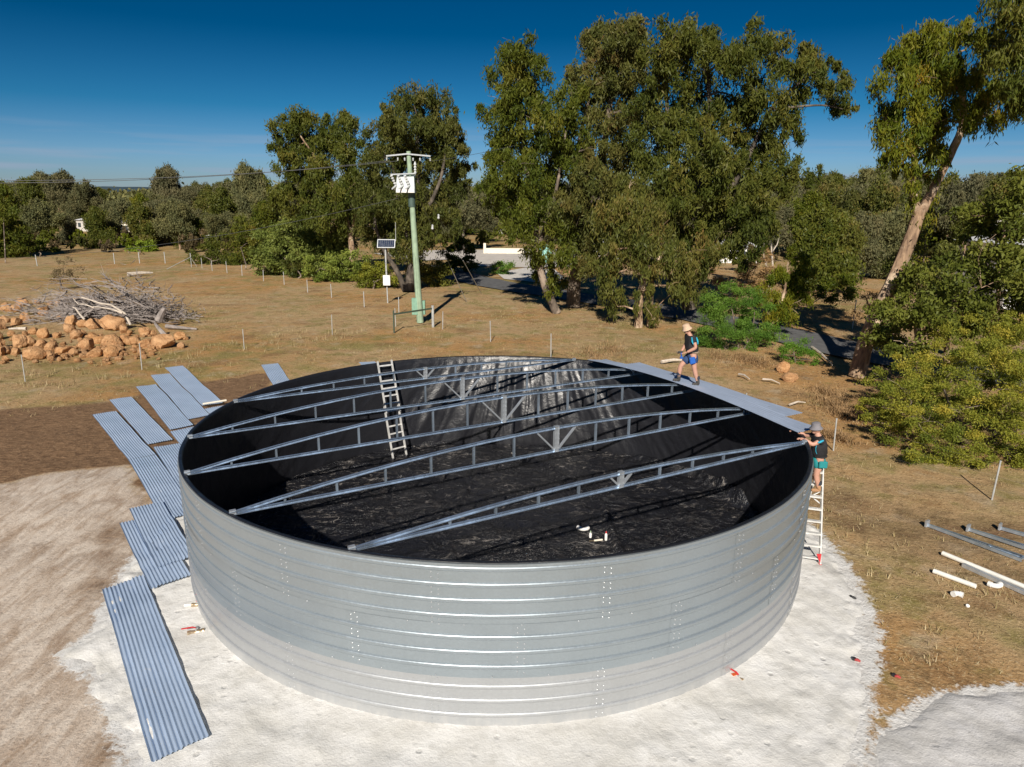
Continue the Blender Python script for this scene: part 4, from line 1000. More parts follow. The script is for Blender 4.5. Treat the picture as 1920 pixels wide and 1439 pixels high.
def solar_post():
    b = Vector(G(727, 568)); Y = b.y; b.z = float(gz(b.x, b.y)); T = thing('solar_post', 'steel post with small solar panel and white box beside yellow-green shrubs', 'solar post', b)
    t = Vector(AT(722.5, 466, Y)); m = MB(); m.tube([b - Vector((0, 0, .1)), b + (t - b) * .35], .055, 10); m.tube([b + (t - b) * .34, t], .075, 10); m.build('post', MAT['post'], T, True)
    p0 = Vector(AT(709, 464, Y)); p1 = Vector(AT(741, 464, Y)); zt = AT(725, 450, Y)[2]; w = p1.x - p0.x; hgt = zt - p0.z
    c = Vector(((p0.x + p1.x) / 2, Y - .15, (p0.z + zt) / 2)); R_ = Matrix.Rotation(-.5, 3, 'X')
    m = MB(); L = hgt / math.cos(.5)
    m.box(c, (w - .08, .03, L - .08), R_)
    pan = m.build('panel', MAT['solar'], T)
    for k in range(7):
        m = MB(); m.bar(c + R_ @ Vector((-w / 2 + .04 + (w - .08) * (k + 1) / 8, -.018, -L / 2 + .04)), c + R_ @ Vector((-w / 2 + .04 + (w - .08) * (k + 1) / 8, -.018, L / 2 - .04)), .006, .012); m.build('grid_line', MAT['arm'], pan)
    m = MB()
    for q in (-1, 1):
        m.box(c + R_ @ Vector((q * w / 2, 0, 0)), (.06, .05, L), R_); m.box(c + R_ @ Vector((0, 0, q * L / 2)), (w + .06, .05, .06), R_)
    m.build('panel_frame', MAT['arm'], T)
    z1 = AT(726, 516, Y)[2]; z0 = AT(726, 535, Y)[2]; x = AT(726, 525, Y)[0]
    m = MB(); m.box((x, Y - .2, (z0 + z1) / 2), (.58, .26, z1 - z0)); o = m.build('control_box', MAT['white'], T); o.modifiers.new('b', 'BEVEL').width = .02
    a0 = Vector(AT(742, 452, Y)); a1 = Vector(AT(741.5, 417, Y)); m = MB(); m.tube([a0, a1], [.03, .018], 6); m.bar(a0, Vector((x, Y, a0.z)), .04, .04); m.build('antenna', MAT['post'], T)
solar_post()

def fence(name, lab, posts, hgt, rad, group=None, wires=3, braces=()):
    c = [Vector((float(p[0]), float(p[1]), float(gz(p[0], p[1])))) for p in posts]
    T = thing(name, lab, 'fence', c[0], group); rr = random.Random(len(posts))
    for k, p in enumerate(c):
        h = hgt * (1.0 + .08 * rr.uniform(-1, 1)); l = Vector((rr.uniform(-.04, .04), rr.uniform(-.04, .04), 0))
        m = MB(); m.tube([p - Vector((0, 0, .1)), p + Vector((0, 0, h)) + l], rad, 7); m.lathe(p + Vector((0, 0, h)) + l, [(rad * 1.15, -.02), (rad * 1.15, .015)], 7); m.build('post', MAT['post'], T)
    for w in range(wires):
        z = hgt * (.3 + .3 * w); m = MB(); m.tube([p + Vector((0, 0, z)) for p in c], .0025, 3); m.build('wire', MAT['wire'], T)
    for a, b in braces: m = MB(); m.tube([a, b], rad * 1.1, 7); m.build('brace', MAT['post'], T)
fence('wire_fence', 'post and wire fence across the paddock between rock heap and tank', [G(47, 715), G(266, 692), G(458, 655), G(623, 627), G(742, 612)], 1.25, .022)
fence('wire_fence', 'post and wire fence running behind the tank towards the yellow wattle', [G(830, 617), G(920, 640), G(1033, 672), (6.5, 30.3), (9.2, 26.9), G(1563, 842), G(1860, 935), G(2100, 1005)], 1.25, .026)
bk = [G(*p) for p in ((359, 501), (379, 503), (398, 508), (426, 512), (454, 517), (494, 527), (533, 534), (577, 548), (622, 558), (683, 576), (748, 588))]
g0 = Vector(G(313, 505)); g1 = Vector(bk[0]) + Vector((0, 0, 1.2)); g2 = Vector(G(369, 500))
fence('wire_fence', 'line of pale posts along the paddock edge below the green shrubs', bk, 1.25, .032, braces=((g0, g1), (g1, g2)))
fence('wire_fence', 'faint post and wire fence along the far back of the paddock', [G(x, y) for x, y in ((-40, 502), (70, 499), (215, 495), (262, 494), (310, 494), (359, 496))], 1.4, .05)
fence('wire_fence', 'tall posts of the roadside fence beside the driveway', [G(1483, 600), G(1598, 616), (31, 40)], 2.0, .035)
def rail():
    a = Vector(G(739, 624)); b = Vector(G(812, 613)); T = thing('rail_barrier', 'low dark green rail on two posts in front of the power pole', 'barrier rail', a)
    for p, mt, r in ((a, MAT['railgreen'], .05), (b, MAT['post'], .09)):
        m = MB(); m.tube([p - Vector((0, 0, .1)), p + Vector((0, 0, 1.45))], r, 8); m.build('post', mt, T)
    m = MB(); m.bar(a + Vector((0, 0, 1.2)), b + Vector((0, 0, 1.25)), .05, .11); m.build('rail', MAT['railgreen'], T)
rail()
# background built things
def block(m, c, sx, sy, z0, z1): m.box((c[0], c[1], (z0 + z1) / 2), (sx, sy, z1 - z0))
c = G(945, 476); T = thing('low_wall', 'low cream block wall along the back of the pale yard', 'wall', c)
m = MB(); m.box((c[0], c[1], .42), (6.3, .3, .84)); m.build('wall_face', MAT['cream'], T)
m = MB(); m.box((c[0] - 3.05, c[1] - .02, .8), (.4, .42, 1.6)); m.build('pier', MAT['cream'], T)
def house(lab, px0, px1, py_top, py_base, d, roof, wall, group=None, low=0.):
    a = AT(px0, py_base, d); b = AT(px1, py_base, d); zt = AT(px0, py_top, d)[2]; w = b[0] - a[0]; cx = (a[0] + b[0]) / 2; z0 = min(a[2], 0) if low else 0; dep = 7
    T = thing('house', lab, 'house', (cx, d, 0), group); ze = zt - .32 * (zt - a[2])
    m = MB(); m.box((cx, d + dep / 2, ze / 2), (w, dep, ze)); m.build('walls', wall, T)
    m = MB(); o = .4; v = [(cx - w / 2 - o, d - o, ze), (cx + w / 2 + o, d - o, ze), (cx + w / 2 + o, d + dep + o, ze), (cx - w / 2 - o, d + dep + o, ze), (cx - w / 2 + 1, d + dep / 2, zt), (cx + w / 2 - 1, d + dep / 2, zt)]
    m.add(v, [(0, 1, 5, 4), (1, 2, 5), (2, 3, 4, 5), (3, 0, 4), (3, 2, 1, 0)]); m.build('roof', roof, T)
    for k in (-.28, .22):
        m = MB(); m.box((cx + k * w, d - .02, ze - 1.1), (min(1.6, w * .18), .08, 1.0)); f = m.build('window', MAT['glass'], T)
house('pale-roofed house glimpsed beyond the bush at far left', 143, 172, 408, 424, 172, MAT['roofwhite'], MAT['wallgrey'])
house('larger pale-roofed house glimpsed through gum trees at left', 214, 300, 411, 432, 150, MAT['roofwhite'], MAT['cream'])
house('pale shed roof glimpsed behind the light green shrubs', 392, 432, 436, 456, 128, MAT['roofwhite'], MAT['wallgrey'])
house('white-roofed building seen through the dark bushes at far right', 1865, 1990, 398, 430, 96, MAT['roofwhite'], MAT['wallgrey'])
house('pale shed showing low through the leaves at far right edge', 1893, 1990, 440, 500, 58, MAT['roofwhite'], MAT['roofwhite'])
house('white shed glimpsed between the tall gum trunks', 1086, 1162, 436, 496, 92, MAT['roofwhite'], MAT['white'])
house('long pale shed glimpsed low behind the right gum group', 1330, 1420, 452, 486, 100, MAT['roofwhite'], MAT['white'])
c = G(1022, 493); T = thing('green_tank', 'pale green utility tank beside the yard, half hidden by gum leaves', 'tank', c)
m = MB(); m.lathe((c[0], c[1], 0), [(.9, 0), (.9, 2.1), (.5, 2.4), (.2, 2.45)], 18); m.build('shell', simple('pale_green', (.25, .50, .44), .6), T, True)
m = MB(); m.lathe((c[0], c[1], 2.44), [(.22, 0), (.22, .1)], 12); m.build('lid', MAT['dark'], T)
# mesh fence with a white box beyond the yard
a = G(910, 441); b = G(955, 439); T = thing('mesh_fence', 'galvanised mesh fence round bare trunks beyond the yard', 'fence', a)
for k in range(7):
    p = Vector(a) + (Vector(b) - Vector(a)) * k / 6; m = MB(); m.tube([p, p + Vector((0, 0, 1.7))], .045, 6); m.build('post', MAT['post'], T)
for z in (.1, .6, 1.1, 1.65): m = MB(); m.bar(Vector(a) + Vector((0, 0, z)), Vector(b) + Vector((0, 0, z)), .04, .05); m.build('rail', MAT['post'], T)
c = G(938, 441); T = thing('utility_box', 'white utility box in front of the mesh fence', 'utility box', c); m = MB(); m.box((c[0], c[1] - .6, .65), (1.35, .6, 1.1)); m.build('cabinet', MAT['white'], T)
m = MB(); m.box((c[0], c[1] - .6, 1.24), (1.5, .75, .08)); m.build('lid', MAT['roofwhite'], T)
d = 150; a = Vector(AT(1807, 397, d)); t = Vector(AT(1813, 344, d)); a.z = 0
T = thing('far_power_pole', 'thin distant power pole rising before the far trees at right', 'power pole', a); m = MB(); m.tube([a, t], [.2, .13], 8); m.build('pole', MAT['post'], T, True)
p = a + (t - a) * .62; m = MB(); m.bar(p - Vector((1.1, 0, 0)), p + Vector((.3, 0, 0)), .12, .12); m.build('crossarm', MAT['post'], T); m = MB(); m.box(p - Vector((.8, 0, .6)), (.5, .4, .8)); m.build('transformer', MAT['dark'], T)
MARK_OBJ = True

# ================================================================== VEGETATION
DK = 5.0
def foliage(blobs, dens, ll, lw, seed, droop=.9, clump=.37, spread=.62, shell=.62, flat=.9, tipbias=.0, clumps_per=3.6, tshift=0.):
    """leaf quads hung in clumps through the volume of each blob; returns verts, faces, tint"""
    rg = np.random.default_rng(seed); C = []; U = []; dens = dens * DK; ll = ll * 1.06; lw = lw * .92
    for b in blobs:
        c = np.array(b[:3], float); r = float(b[3])
        nc = max(4, int(clumps_per * r * r + 3 * r))
        d = rg.normal(size=(nc, 3)); d /= np.linalg.norm(d, axis=1)[:, None]
        rad = r * (shell + (1 - shell) * rg.random(nc)) ** .8
        rad = np.where(rg.random(nc) < .22, rad * rg.random(nc), rad) * rg.uniform(.82, 1.22, nc)
        p = c + d * rad[:, None] * [1, 1, flat]
        n = max(8, int(dens * r * r))
        idx = rg.integers(0, nc, n); cr = clump * (.55 + .9 * rg.random(nc)) * max(.55, min(1.25, r ** .5 * .8))
        off = rg.normal(size=(n, 3)) * cr[idx][:, None] * [spread, spread, .55]
        hang = np.abs(rg.normal(size=n)) * cr[idx] * droop * .9
        q = p[idx] + off; q[:, 2] -= hang
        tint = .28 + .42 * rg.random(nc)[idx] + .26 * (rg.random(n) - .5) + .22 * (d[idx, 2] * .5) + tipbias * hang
        C.append(q); U.append(tint)
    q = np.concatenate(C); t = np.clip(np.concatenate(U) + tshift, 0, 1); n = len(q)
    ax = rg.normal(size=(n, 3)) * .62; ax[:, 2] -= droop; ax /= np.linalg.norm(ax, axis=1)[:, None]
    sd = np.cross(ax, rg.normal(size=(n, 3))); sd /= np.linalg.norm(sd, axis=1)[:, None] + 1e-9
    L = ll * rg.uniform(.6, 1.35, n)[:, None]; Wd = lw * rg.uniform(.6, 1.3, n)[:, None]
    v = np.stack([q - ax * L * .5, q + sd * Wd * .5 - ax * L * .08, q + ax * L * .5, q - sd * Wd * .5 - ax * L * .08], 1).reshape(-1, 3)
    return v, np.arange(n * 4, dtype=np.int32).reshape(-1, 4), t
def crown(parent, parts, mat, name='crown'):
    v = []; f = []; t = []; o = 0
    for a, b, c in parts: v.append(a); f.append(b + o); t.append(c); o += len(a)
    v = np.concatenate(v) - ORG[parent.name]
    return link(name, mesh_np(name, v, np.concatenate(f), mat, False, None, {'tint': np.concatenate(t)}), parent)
def limbs(parent, trunk, blobs, mat, seed, rb=.05, name='trunk', bark2=None):
    """tapered trunk polylines, then a branch grown from the nearest wood to every clump of leaves"""
    rr = random.Random(seed); m = MB(); pts = []
    for tr in trunk:
        P = [Vector(p[:3]) for p in tr]; rad = [p[3] for p in tr]; Q = []; RQ = []
        for k in range(len(P) - 1):
            p0, p1, p2, p3 = P[max(k - 1, 0)], P[k], P[k + 1], P[min(k + 2, len(P) - 1)]
            for i in range(5):
                t = i / 5; Q.append(.5 * ((2 * p1) + (p2 - p0) * t + (2 * p0 - 5 * p1 + 4 * p2 - p3) * t * t + (3 * p1 - p0 - 3 * p2 + p3) * t ** 3)); RQ.append(rad[k] + (rad[k + 1] - rad[k]) * t)
        Q.append(P[-1]); RQ.append(rad[-1]); m.tube(Q, RQ, 10, True, .14, rr)
        pts += [(q, r_) for q, r_ in zip(Q[2:], RQ[2:])]
    for b in sorted(blobs, key=lambda b: min((Vector(b[:3]) - q[0]).length for q in pts)):
        c = Vector(b[:3]); best = min(pts, key=lambda q: (q[0] - c).length + max(0, q[0].z - c.z) * 1.2)
        a, ra = best; r0 = min(ra * .7, rb + .022 * (c - a).length); d = c - a; L = d.length
        if L < .3: continue
        k1 = a + d * .35 + Vector((rr.uniform(-1, 1), rr.uniform(-1, 1), rr.uniform(-.2, .9))) * L * .13
        k2 = a + d * .7 + Vector((rr.uniform(-1, 1), rr.uniform(-1, 1), rr.uniform(-.3, .9))) * L * .12
        m.tube([a, k1, k2, c], [r0, r0 * .8, r0 * .6, r0 * .35], 6, False, .1, rr)
        pts += [(k1, r0 * .8), (k2, r0 * .6), (c, r0 * .4)]
        for _ in range(3):
            e = c + Vector((rr.uniform(-1, 1), rr.uniform(-1, 1), rr.uniform(-.4, .9))) * b[3] * .8
            m.tube([c, c.lerp(e, .5) + Vector((0, 0, .1)), e], [r0 * .35, r0 * .22, .008], 4, False)
    return m.build(name, mat, parent, True)
def BL(lst, Y, seed, dy=1.0, k=1.0):
    """leaf masses measured in the photograph, set at distance Y with their own depth"""
    rr = random.Random(seed); out = []
    for q in lst:
        y = Y + (q[3] if len(q) > 3 else 0) + rr.uniform(-dy, dy); c = AT(q[0], q[1], y); out.append((c[0], c[1], c[2], q[2] * y / F * 1.03 * k))
    return out
def TR(lst, Y):
    return [(*AT(p[0], p[1], Y + (p[3] if len(p) > 3 else 0)), p[2]) for p in lst]
def tree(name, lab, cat, base, trunks, blobs, leaf, bark, seed, dens=190, ll=.34, lw=.10, group=None, **kw):
    T = thing(name, lab, cat, base, group)
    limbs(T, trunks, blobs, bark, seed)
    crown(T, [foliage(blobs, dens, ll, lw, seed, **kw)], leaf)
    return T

# --- the tall gum group behind the driveway
Y = 54.0
bl = BL([(975, 92, 38), (955, 128, 36), (1002, 125, 30), (968, 165, 42), (1005, 168, 30), (942, 190, 34), (925, 205, 22), (955, 240, 44), (1012, 205, 22), (1018, 240, 44), (935, 275, 34),
         (1048, 205, 30), (1070, 175, 30), (965, 310, 50), (1030, 300, 50), (945, 355, 42), (1005, 375, 46), (1065, 250, 46), (1062, 330, 44), (980, 425, 34), (1030, 425, 40), (1000, 470, 30), (1022, 505, 26), (1048, 520, 18), (1055, 470, 30, -2), (1035, 545, 14), (920, 340, 24), (975, 385, 36), (930, 300, 24)], Y, 1, 1.8)
tree('gum_tree', 'tall gum tree with a narrow high top, leftmost of the big group by the driveway', 'tree', G(1044, 586), [TR([(1044, 588, .34), (1020, 530, .28), (1006, 470, .24), (1003, 400, .20), (985, 300, .15), (972, 190, .10), (974, 110, .05)], Y),
     TR([(1006, 470, .18), (1035, 390, .14), (1055, 290, .10), (1065, 215, .05)], Y)], bl, GUMD, BARK, 11, group='tall gums by the driveway')
Y = 57.0
bl = BL([(1128, 58, 32), (1118, 80, 30), (1182, 48, 30), (1172, 70, 32), (1150, 95, 44), (1192, 95, 36), (1108, 120, 40), (1150, 150, 52), (1102, 165, 34), (1112, 205, 44), (1190, 150, 40), (1150, 235, 50), (1190, 210, 44),
         (1120, 300, 48), (1165, 310, 46), (1095, 370, 44), (1145, 380, 48), (1095, 425, 40), (1140, 440, 42), (1185, 380, 40), (1085, 285, 34), (1080, 470, 30), (1118, 480, 30), (1115, 335, 40, -4), (1092, 395, 40, -4), (1128, 425, 38, -4), (1160, 360, 38, -4), (1070, 440, 28, -4), (1098, 500, 22, -3), (1060, 380, 30, -4), (1150, 480, 26, -3)], Y, 2, 2.2)
tree('gum_tree', 'tall gum tree with pale thick trunk foot, middle of the big group', 'tree', G(1074, 572), [TR([(1074, 575, .62), (1078, 520, .50), (1092, 470, .42), (1115, 380, .34), (1135, 260, .26), (1150, 150, .16), (1160, 70, .06)], Y),
     TR([(1092, 470, .34), (1075, 400, .26), (1080, 300, .18), (1105, 180, .10)], Y)], bl, GUM, BARK, 12, group='tall gums by the driveway')
Y = 52.0
bl = BL([(1262, 72, 38), (1305, 62, 34), (1238, 105, 42), (1290, 115, 50), (1345, 78, 30), (1365, 110, 44), (1428, 62, 24), (1405, 95, 38), (1452, 88, 26), (1467, 118, 34), (1500, 110, 28), (1515, 138, 32), (1545, 145, 26), (1555, 125, 18),
         (1578, 168, 22), (1592, 150, 16), (1562, 192, 20), (1590, 212, 18), (1240, 170, 50), (1305, 185, 54), (1370, 178, 50), (1432, 185, 42), (1490, 175, 26), (1225, 240, 40), (1255, 255, 48), (1320, 265, 50), (1385, 255, 50), (1445, 245, 38), (1478, 225, 26), (1500, 245, 18),
         (1300, 325, 46), (1360, 335, 50), (1418, 315, 46), (1465, 300, 34), (1478, 345, 28), (1515, 335, 18), (1530, 322, 14), (1245, 330, 44), (1395, 390, 48), (1330, 400, 48), (1270, 400, 46), (1215, 315, 36), (1430, 360, 36), (1450, 280, 32), (1375, 430, 34), (1320, 440, 34), (1345, 300, 40, -4), (1290, 370, 44, -4), (1375, 370, 40, -4), (1300, 430, 38, -4), (1430, 420, 30, -3), (1395, 470, 26, -3), (1350, 490, 24, -3), (1300, 480, 30, -3)], Y, 3, 2.4)
tree('gum_tree', 'broad tall gum tree with spreading right-hand branches against the sky', 'tree', G(1292, 575), [TR([(1292, 580, .52), (1288, 520, .44), (1285, 460, .38), (1300, 380, .32), (1320, 280, .24), (1330, 180, .16), (1310, 90, .06)], Y),
     TR([(1285, 460, .34), (1340, 400, .28), (1400, 300, .20), (1450, 200, .13), (1520, 140, .05)], Y), TR([(1300, 380, .26), (1262, 290, .18), (1250, 180, .12), (1258, 90, .05)], Y), TR([(1450, 205, .10), (1500, 200, .08), (1545, 198, .06), (1580, 205, .03)], Y)], bl, GUMD, BARKD, 13, group='tall gums by the driveway')
Y = 48.3
bl = BL([(1150, 400, 36), (1205, 395, 40), (1180, 445, 38), (1230, 440, 40), (1155, 470, 30), (1142, 510, 30), (1150, 545, 24), (1135, 480, 22), (1158, 575, 14), (1215, 500, 26), (1238, 500, 30), (1258, 535, 24), (1212, 545, 18), (1210, 575, 18), (1275, 480, 36), (1300, 500, 30), (1285, 535, 22),
         (1255, 395, 36), (1232, 575, 12), (1225, 600, 10), (1330, 470, 30), (1350, 440, 30), (1308, 540, 16), (1180, 350, 34)], Y, 4, 1.6)
tree('gum_tree', 'low weeping gum tree with leaves hanging to the ground, nearest of the big group', 'tree', G(1200, 612), [TR([(1197, 614, .30), (1200, 560, .24), (1215, 500, .22), (1235, 450, .17), (1245, 400, .10)], Y), TR([(1218, 612, .22), (1220, 550, .2), (1230, 490, .16), (1270, 470, .10)], Y), TR([(1208, 520, .16), (1185, 470, .12), (1175, 410, .08)], Y)],
     bl, GUM, BARKP, 14, 230, .30, .085, 'tall gums by the driveway', droop=1.5)
# --- middle-left gums behind the power pole
Y = 74.0
bl = BL([(535, 240, 26), (560, 232, 30), (590, 238, 28), (525, 270, 22), (560, 275, 36), (600, 275, 34), (535, 305, 24), (580, 320, 40), (630, 232, 26), (650, 252, 30), (625, 275, 30), (660, 285, 30), (620, 320, 38), (660, 330, 36), (590, 360, 38), (545, 345, 28), (640, 370, 40), (610, 400, 38), (560, 385, 30), (665, 400, 34), (640, 430, 34), (530, 375, 26)], Y, 5, 2.4)
tree('gum_tree', 'open-crowned gum tree with pale forked limbs left of the power pole', 'tree', G(662, 520), [TR([(662, 520, .34), (658, 450, .28), (640, 380, .2), (600, 310, .13), (560, 250, .05)], Y), TR([(658, 450, .22), (668, 360, .15), (652, 260, .05)], Y)], bl, GUMD, BARKP, 15, 150, .40, .12, 'gums behind the power pole', shell=.7)
Y = 66.0
bl = BL([(748, 192, 24), (780, 186, 28), (815, 188, 28), (728, 215, 26), (765, 220, 40), (815, 222, 36), (845, 222, 24), (715, 250, 28), (745, 262, 36), (800, 265, 42), (845, 258, 28), (865, 262, 16), (700, 285, 22), (720, 305, 34), (770, 310, 40), (825, 312, 40), (862, 300, 26), (875, 312, 16), (705, 345, 36), (755, 360, 42), (815, 362, 40), (850, 345, 30), (720, 400, 38), (775, 410, 40), (825, 405, 34), (695, 425, 32), (740, 445, 34), (800, 448, 32), (690, 380, 28), (770, 470, 26), (845, 395, 18)], Y, 6, 2.6)
tree('gum_tree', 'large rounded dark gum tree directly behind the power pole', 'tree', G(790, 540), [TR([(768, 545, .48), (772, 500, .40), (780, 430, .32), (785, 330, .22), (780, 210, .08)], Y), TR([(775, 470, .3), (745, 380, .2), (735, 260, .08)], Y), TR([(760, 545, .30), (745, 510, .24), (715, 460, .16), (700, 400, .08)], Y), TR([(780, 430, .24), (825, 340, .15), (840, 240, .05)], Y)], bl, GUMD, BARKD, 16, 165, .38, .11, 'gums behind the power pole')
# --- right gum with forked leaning stems
Y = 34.4
bl = BL([(1668, 108, 26), (1692, 92, 28), (1715, 105, 34), (1740, 68, 26), (1768, 52, 24), (1790, 70, 34), (1815, 62, 26), (1838, 80, 24), (1760, 100, 40), (1808, 112, 42), (1675, 145, 32), (1715, 150, 40), (1765, 155, 40), (1820, 160, 40), (1855, 140, 26), (1868, 172, 26), (1888, 190, 16), (1895, 210, 12), (1668, 190, 34), (1708, 205, 42), (1755, 205, 36), (1800, 205, 34), (1840, 205, 32), (1868, 215, 20),
         (1660, 232, 24), (1690, 250, 38), (1730, 245, 30), (1770, 228, 22), (1688, 285, 30), (1722, 280, 30), (1700, 312, 24), (1730, 318, 22), (1752, 270, 20), (1765, 295, 14), (1718, 345, 16), (1708, 375, 12), (1735, 372, 16), (1728, 405, 14), (1745, 330, 10)], Y, 7, 1.5)
tree('gum_tree', 'forked gum tree with orange-brown leaning stem at the right, standing against blue sky', 'tree', G(1606, 704), [TR([(1606, 706, .42), (1632, 620, .36), (1668, 540, .32), (1705, 455, .30), (1722, 405, .28)], Y), TR([(1722, 405, .22), (1712, 360, .17), (1715, 310, .14), (1712, 230, .10), (1715, 130, .04)], Y), TR([(1722, 408, .23), (1750, 355, .20), (1782, 290, .18), (1805, 230, .15), (1800, 150, .10), (1790, 75, .04)], Y)],
     bl, GUM, BARKP, 17, 330, .25, .065, droop=1.3, clump=.34)
Y = 30.0
bl = BL([(1905, 40, 34), (1880, 75, 28), (1915, 90, 36), (1870, 110, 24), (1905, 135, 30), (1945, 60, 60), (1850, 2, 14), (1872, -6, 14), (1895, 5, 16), (1960, 140, 60), (1925, 170, 18), (1990, 90, 70), (1930, -30, 40), (2010, 10, 60), (1990, 200, 50)], Y, 8, 1.6)
tree('gum_tree', 'dark hanging gum foliage at the top right corner', 'tree', G(2060, 700), [TR([(2060, 705, .5), (2050, 560, .42), (2035, 380, .32), (2005, 220, .22), (1960, 90, .12), (1930, 20, .04)], Y), TR([(2005, 220, .16), (1945, 130, .08), (1890, 85, .03)], Y)], bl, GUMD, BARK, 18, 400, .23, .06, droop=1.4, clump=.32)
# --- right hand bushes
Y = 31.0
bl = BL([ (1810, 450, 46, 2), (1850, 400, 44, 1), (1895, 365, 40, 1), (1880, 430, 46), (1840, 470, 50), (1905, 480, 46), (1770, 540, 60), (1840, 540, 60), (1905, 550, 56), (1668, 590, 40), (1725, 600, 52), (1790, 600, 50), (1860, 610, 50), (1640, 620, 22), (1660, 650, 30), (1700, 650, 34), (1950, 420, 60), (1960, 520, 60), (1820, 405, 24), (1692, 528, 27, 1), (1676, 568, 26, 1), (1712, 500, 20, 1)], Y, 9, 2.0)
tree('gum_sapling', 'dense broad-leaved young gums filling the right side below the forked tree', 'young trees', G(1780, 700), [TR([(1780, 720, .14), (1775, 640, .12), (1790, 560, .09), (1810, 460, .04)], Y), TR([(1720, 690, .10), (1718, 630, .08), (1712, 590, .03)], Y), TR([(1860, 710, .13), (1868, 600, .1), (1878, 480, .07), (1890, 380, .03)], Y)], bl, BUSHG, BARKP, 19, 300, .19, .10, droop=.45, clump=.36, spread=.8)
Y = 41.0
bl = BL([(1690, 480, 30), (1740, 470, 34), (1700, 525, 34), (1735, 430, 22), (1760, 510, 34), (1745, 555, 30), (1710, 565, 24)], Y, 29, 1.2)
tree('gum_sapling', 'young gum standing across the driveway just right of the forked stem', 'young tree', G(1725, 655), [TR([(1725, 658, .12), (1722, 600, .1), (1728, 530, .07), (1735, 450, .03)], Y)], bl, BUSHG, BARKP, 29, 280, .2, .09, droop=.5, clump=.36, spread=.8)
Y = 24.5
bl = BL([(1660, 720, 36, 3), (1700, 690, 40, 3), (1755, 660, 44, 4), (1815, 640, 44, 4), (1870, 620, 44, 4), (1915, 610, 40, 4), (1655, 765, 40, 1), (1705, 745, 50, 1), (1765, 720, 56, 1), (1830, 700, 60, 1), (1890, 680, 56, 1), (1940, 660, 60, 1), (1690, 800, 46, -1), (1740, 790, 52, -1), (1800, 775, 60, -1), (1865, 760, 64, -1), (1925, 740, 66, -1), (1705, 840, 30, -2), (1760, 840, 38, -2), (1820, 845, 44, -2), (1880, 840, 50, -2), (1935, 825, 60, -2), (1980, 740, 80, 0), (1900, 875, 26, -2.6), (1790, 868, 20, -2.6), (1960, 860, 50, -3), (1640, 790, 18, 0)], Y, 10, .5)
tree('wattle_bush', 'big rounded wattle bush dotted with yellow blossom at the right edge', 'bush', G(1820, 800), [TR([(1800, 850, .10), (1790, 790, .08), (1770, 730, .03)], Y), TR([(1860, 860, .12), (1870, 780, .09), (1880, 700, .03)], Y), TR([(1730, 840, .08), (1720, 800, .06), (1700, 760, .03)], Y)], bl, WATTLE, BARK, 20, 1000, .092, .036, droop=.15, clump=.20, spread=.9, shell=.72, clumps_per=13, tshift=.07)
Y = 41.2
bl = BL([(1350, 575, 34), (1392, 562, 34), (1335, 605, 30), (1375, 600, 40), (1420, 595, 32), (1345, 635, 32), (1385, 635, 36), (1425, 630, 30), (1322, 590, 16), (1440, 645, 16), (1410, 655, 18), (1360, 655, 18), (1370, 545, 16)], Y, 11, .7)
tree('feathery_shrub', 'bright green feathery shrub just behind the standing man', 'shrub', G(1385, 660), [TR([(1385, 662, .08), (1380, 620, .06), (1370, 570, .02)], Y), TR([(1392, 662, .07), (1410, 620, .05), (1415, 585, .02)], Y)], bl, FEATHER, BARK, 21, 520, .17, .038, droop=-.35, clump=.30, spread=.85)
Y = 37.5
bl = BL([(1478, 648, 20), (1505, 655, 22), (1495, 675, 20), (1470, 668, 16), (1520, 676, 14), (1482, 688, 12)], Y, 12, .4)
tree('feathery_shrub', 'smaller dark green feathery shrub at the driveway edge right of the bright one', 'shrub', G(1492, 692), [TR([(1492, 694, .05), (1490, 670, .04), (1485, 650, .02)], Y)], bl, FEATHER, BARK, 22, 420, .17, .036, droop=-.3, clump=.28, spread=.85)
Y = 45.5
bl = BL([(1475, 500, 30), (1505, 515, 22), (1455, 530, 28), (1488, 545, 30), (1512, 555, 16), (1450, 560, 26), (1478, 580, 24), (1440, 590, 20), (1462, 600, 18), (1490, 595, 14), (1425, 545, 18), (1500, 480, 16)], Y, 13, .8)
tree('gum_sapling', 'light green leafy gum sapling leaning behind the bright feathery shrub', 'young tree', G(1440, 632), [TR([(1436, 634, .14), (1452, 600, .12), (1470, 550, .09), (1478, 490, .03)], Y)], bl, GUM, BARKP, 23, 300, .26, .07, droop=1.2, clump=.34)
# --- left shrubs along the paddock fence
def shrub(lab, base, lst, Y, leaf, seed, dens=260, ll=.24, lw=.09, group=None, **kw):
    bl = BL(lst, Y, seed, .9); b = G(*base); T = thing('shrub', lab, 'shrub', b, group)
    limbs(T, [[(b[0], b[1], 0, .09), (b[0] + .1, b[1], .6, .07), (*bl[0][:3], .03)]], bl, BARK, seed, .03)
    kw = dict(dict(droop=.1, clump=.34, spread=.85, shell=.7), **kw)
    crown(T, [foliage(bl, dens, ll, lw, seed, **kw)], leaf, 'foliage'); return T
YG = [(.075, .105, .018), (.13, .175, .030), (.20, .245, .045), (.28, .30, .065)]
LIGHT = m_leaf('light_wattle_leaves', YG); YEL = m_leaf('yellow_green_leaves', [(.075, .095, .014), (.15, .17, .02), (.24, .24, .03), (.33, .30, .045)])
shrub('big pale green rounded wattle on the paddock edge left of the pole', (560, 522), [(515, 468, 36), (550, 448, 38), (592, 446, 36), (540, 488, 36), (580, 483, 38), (618, 470, 34), (505, 495, 28), (628, 495, 26), (560, 508, 24), (500, 445, 24), (640, 452, 26), (595, 505, 24), (525, 505, 22)], 80, LIGHT, 31, 190, .34, .13)
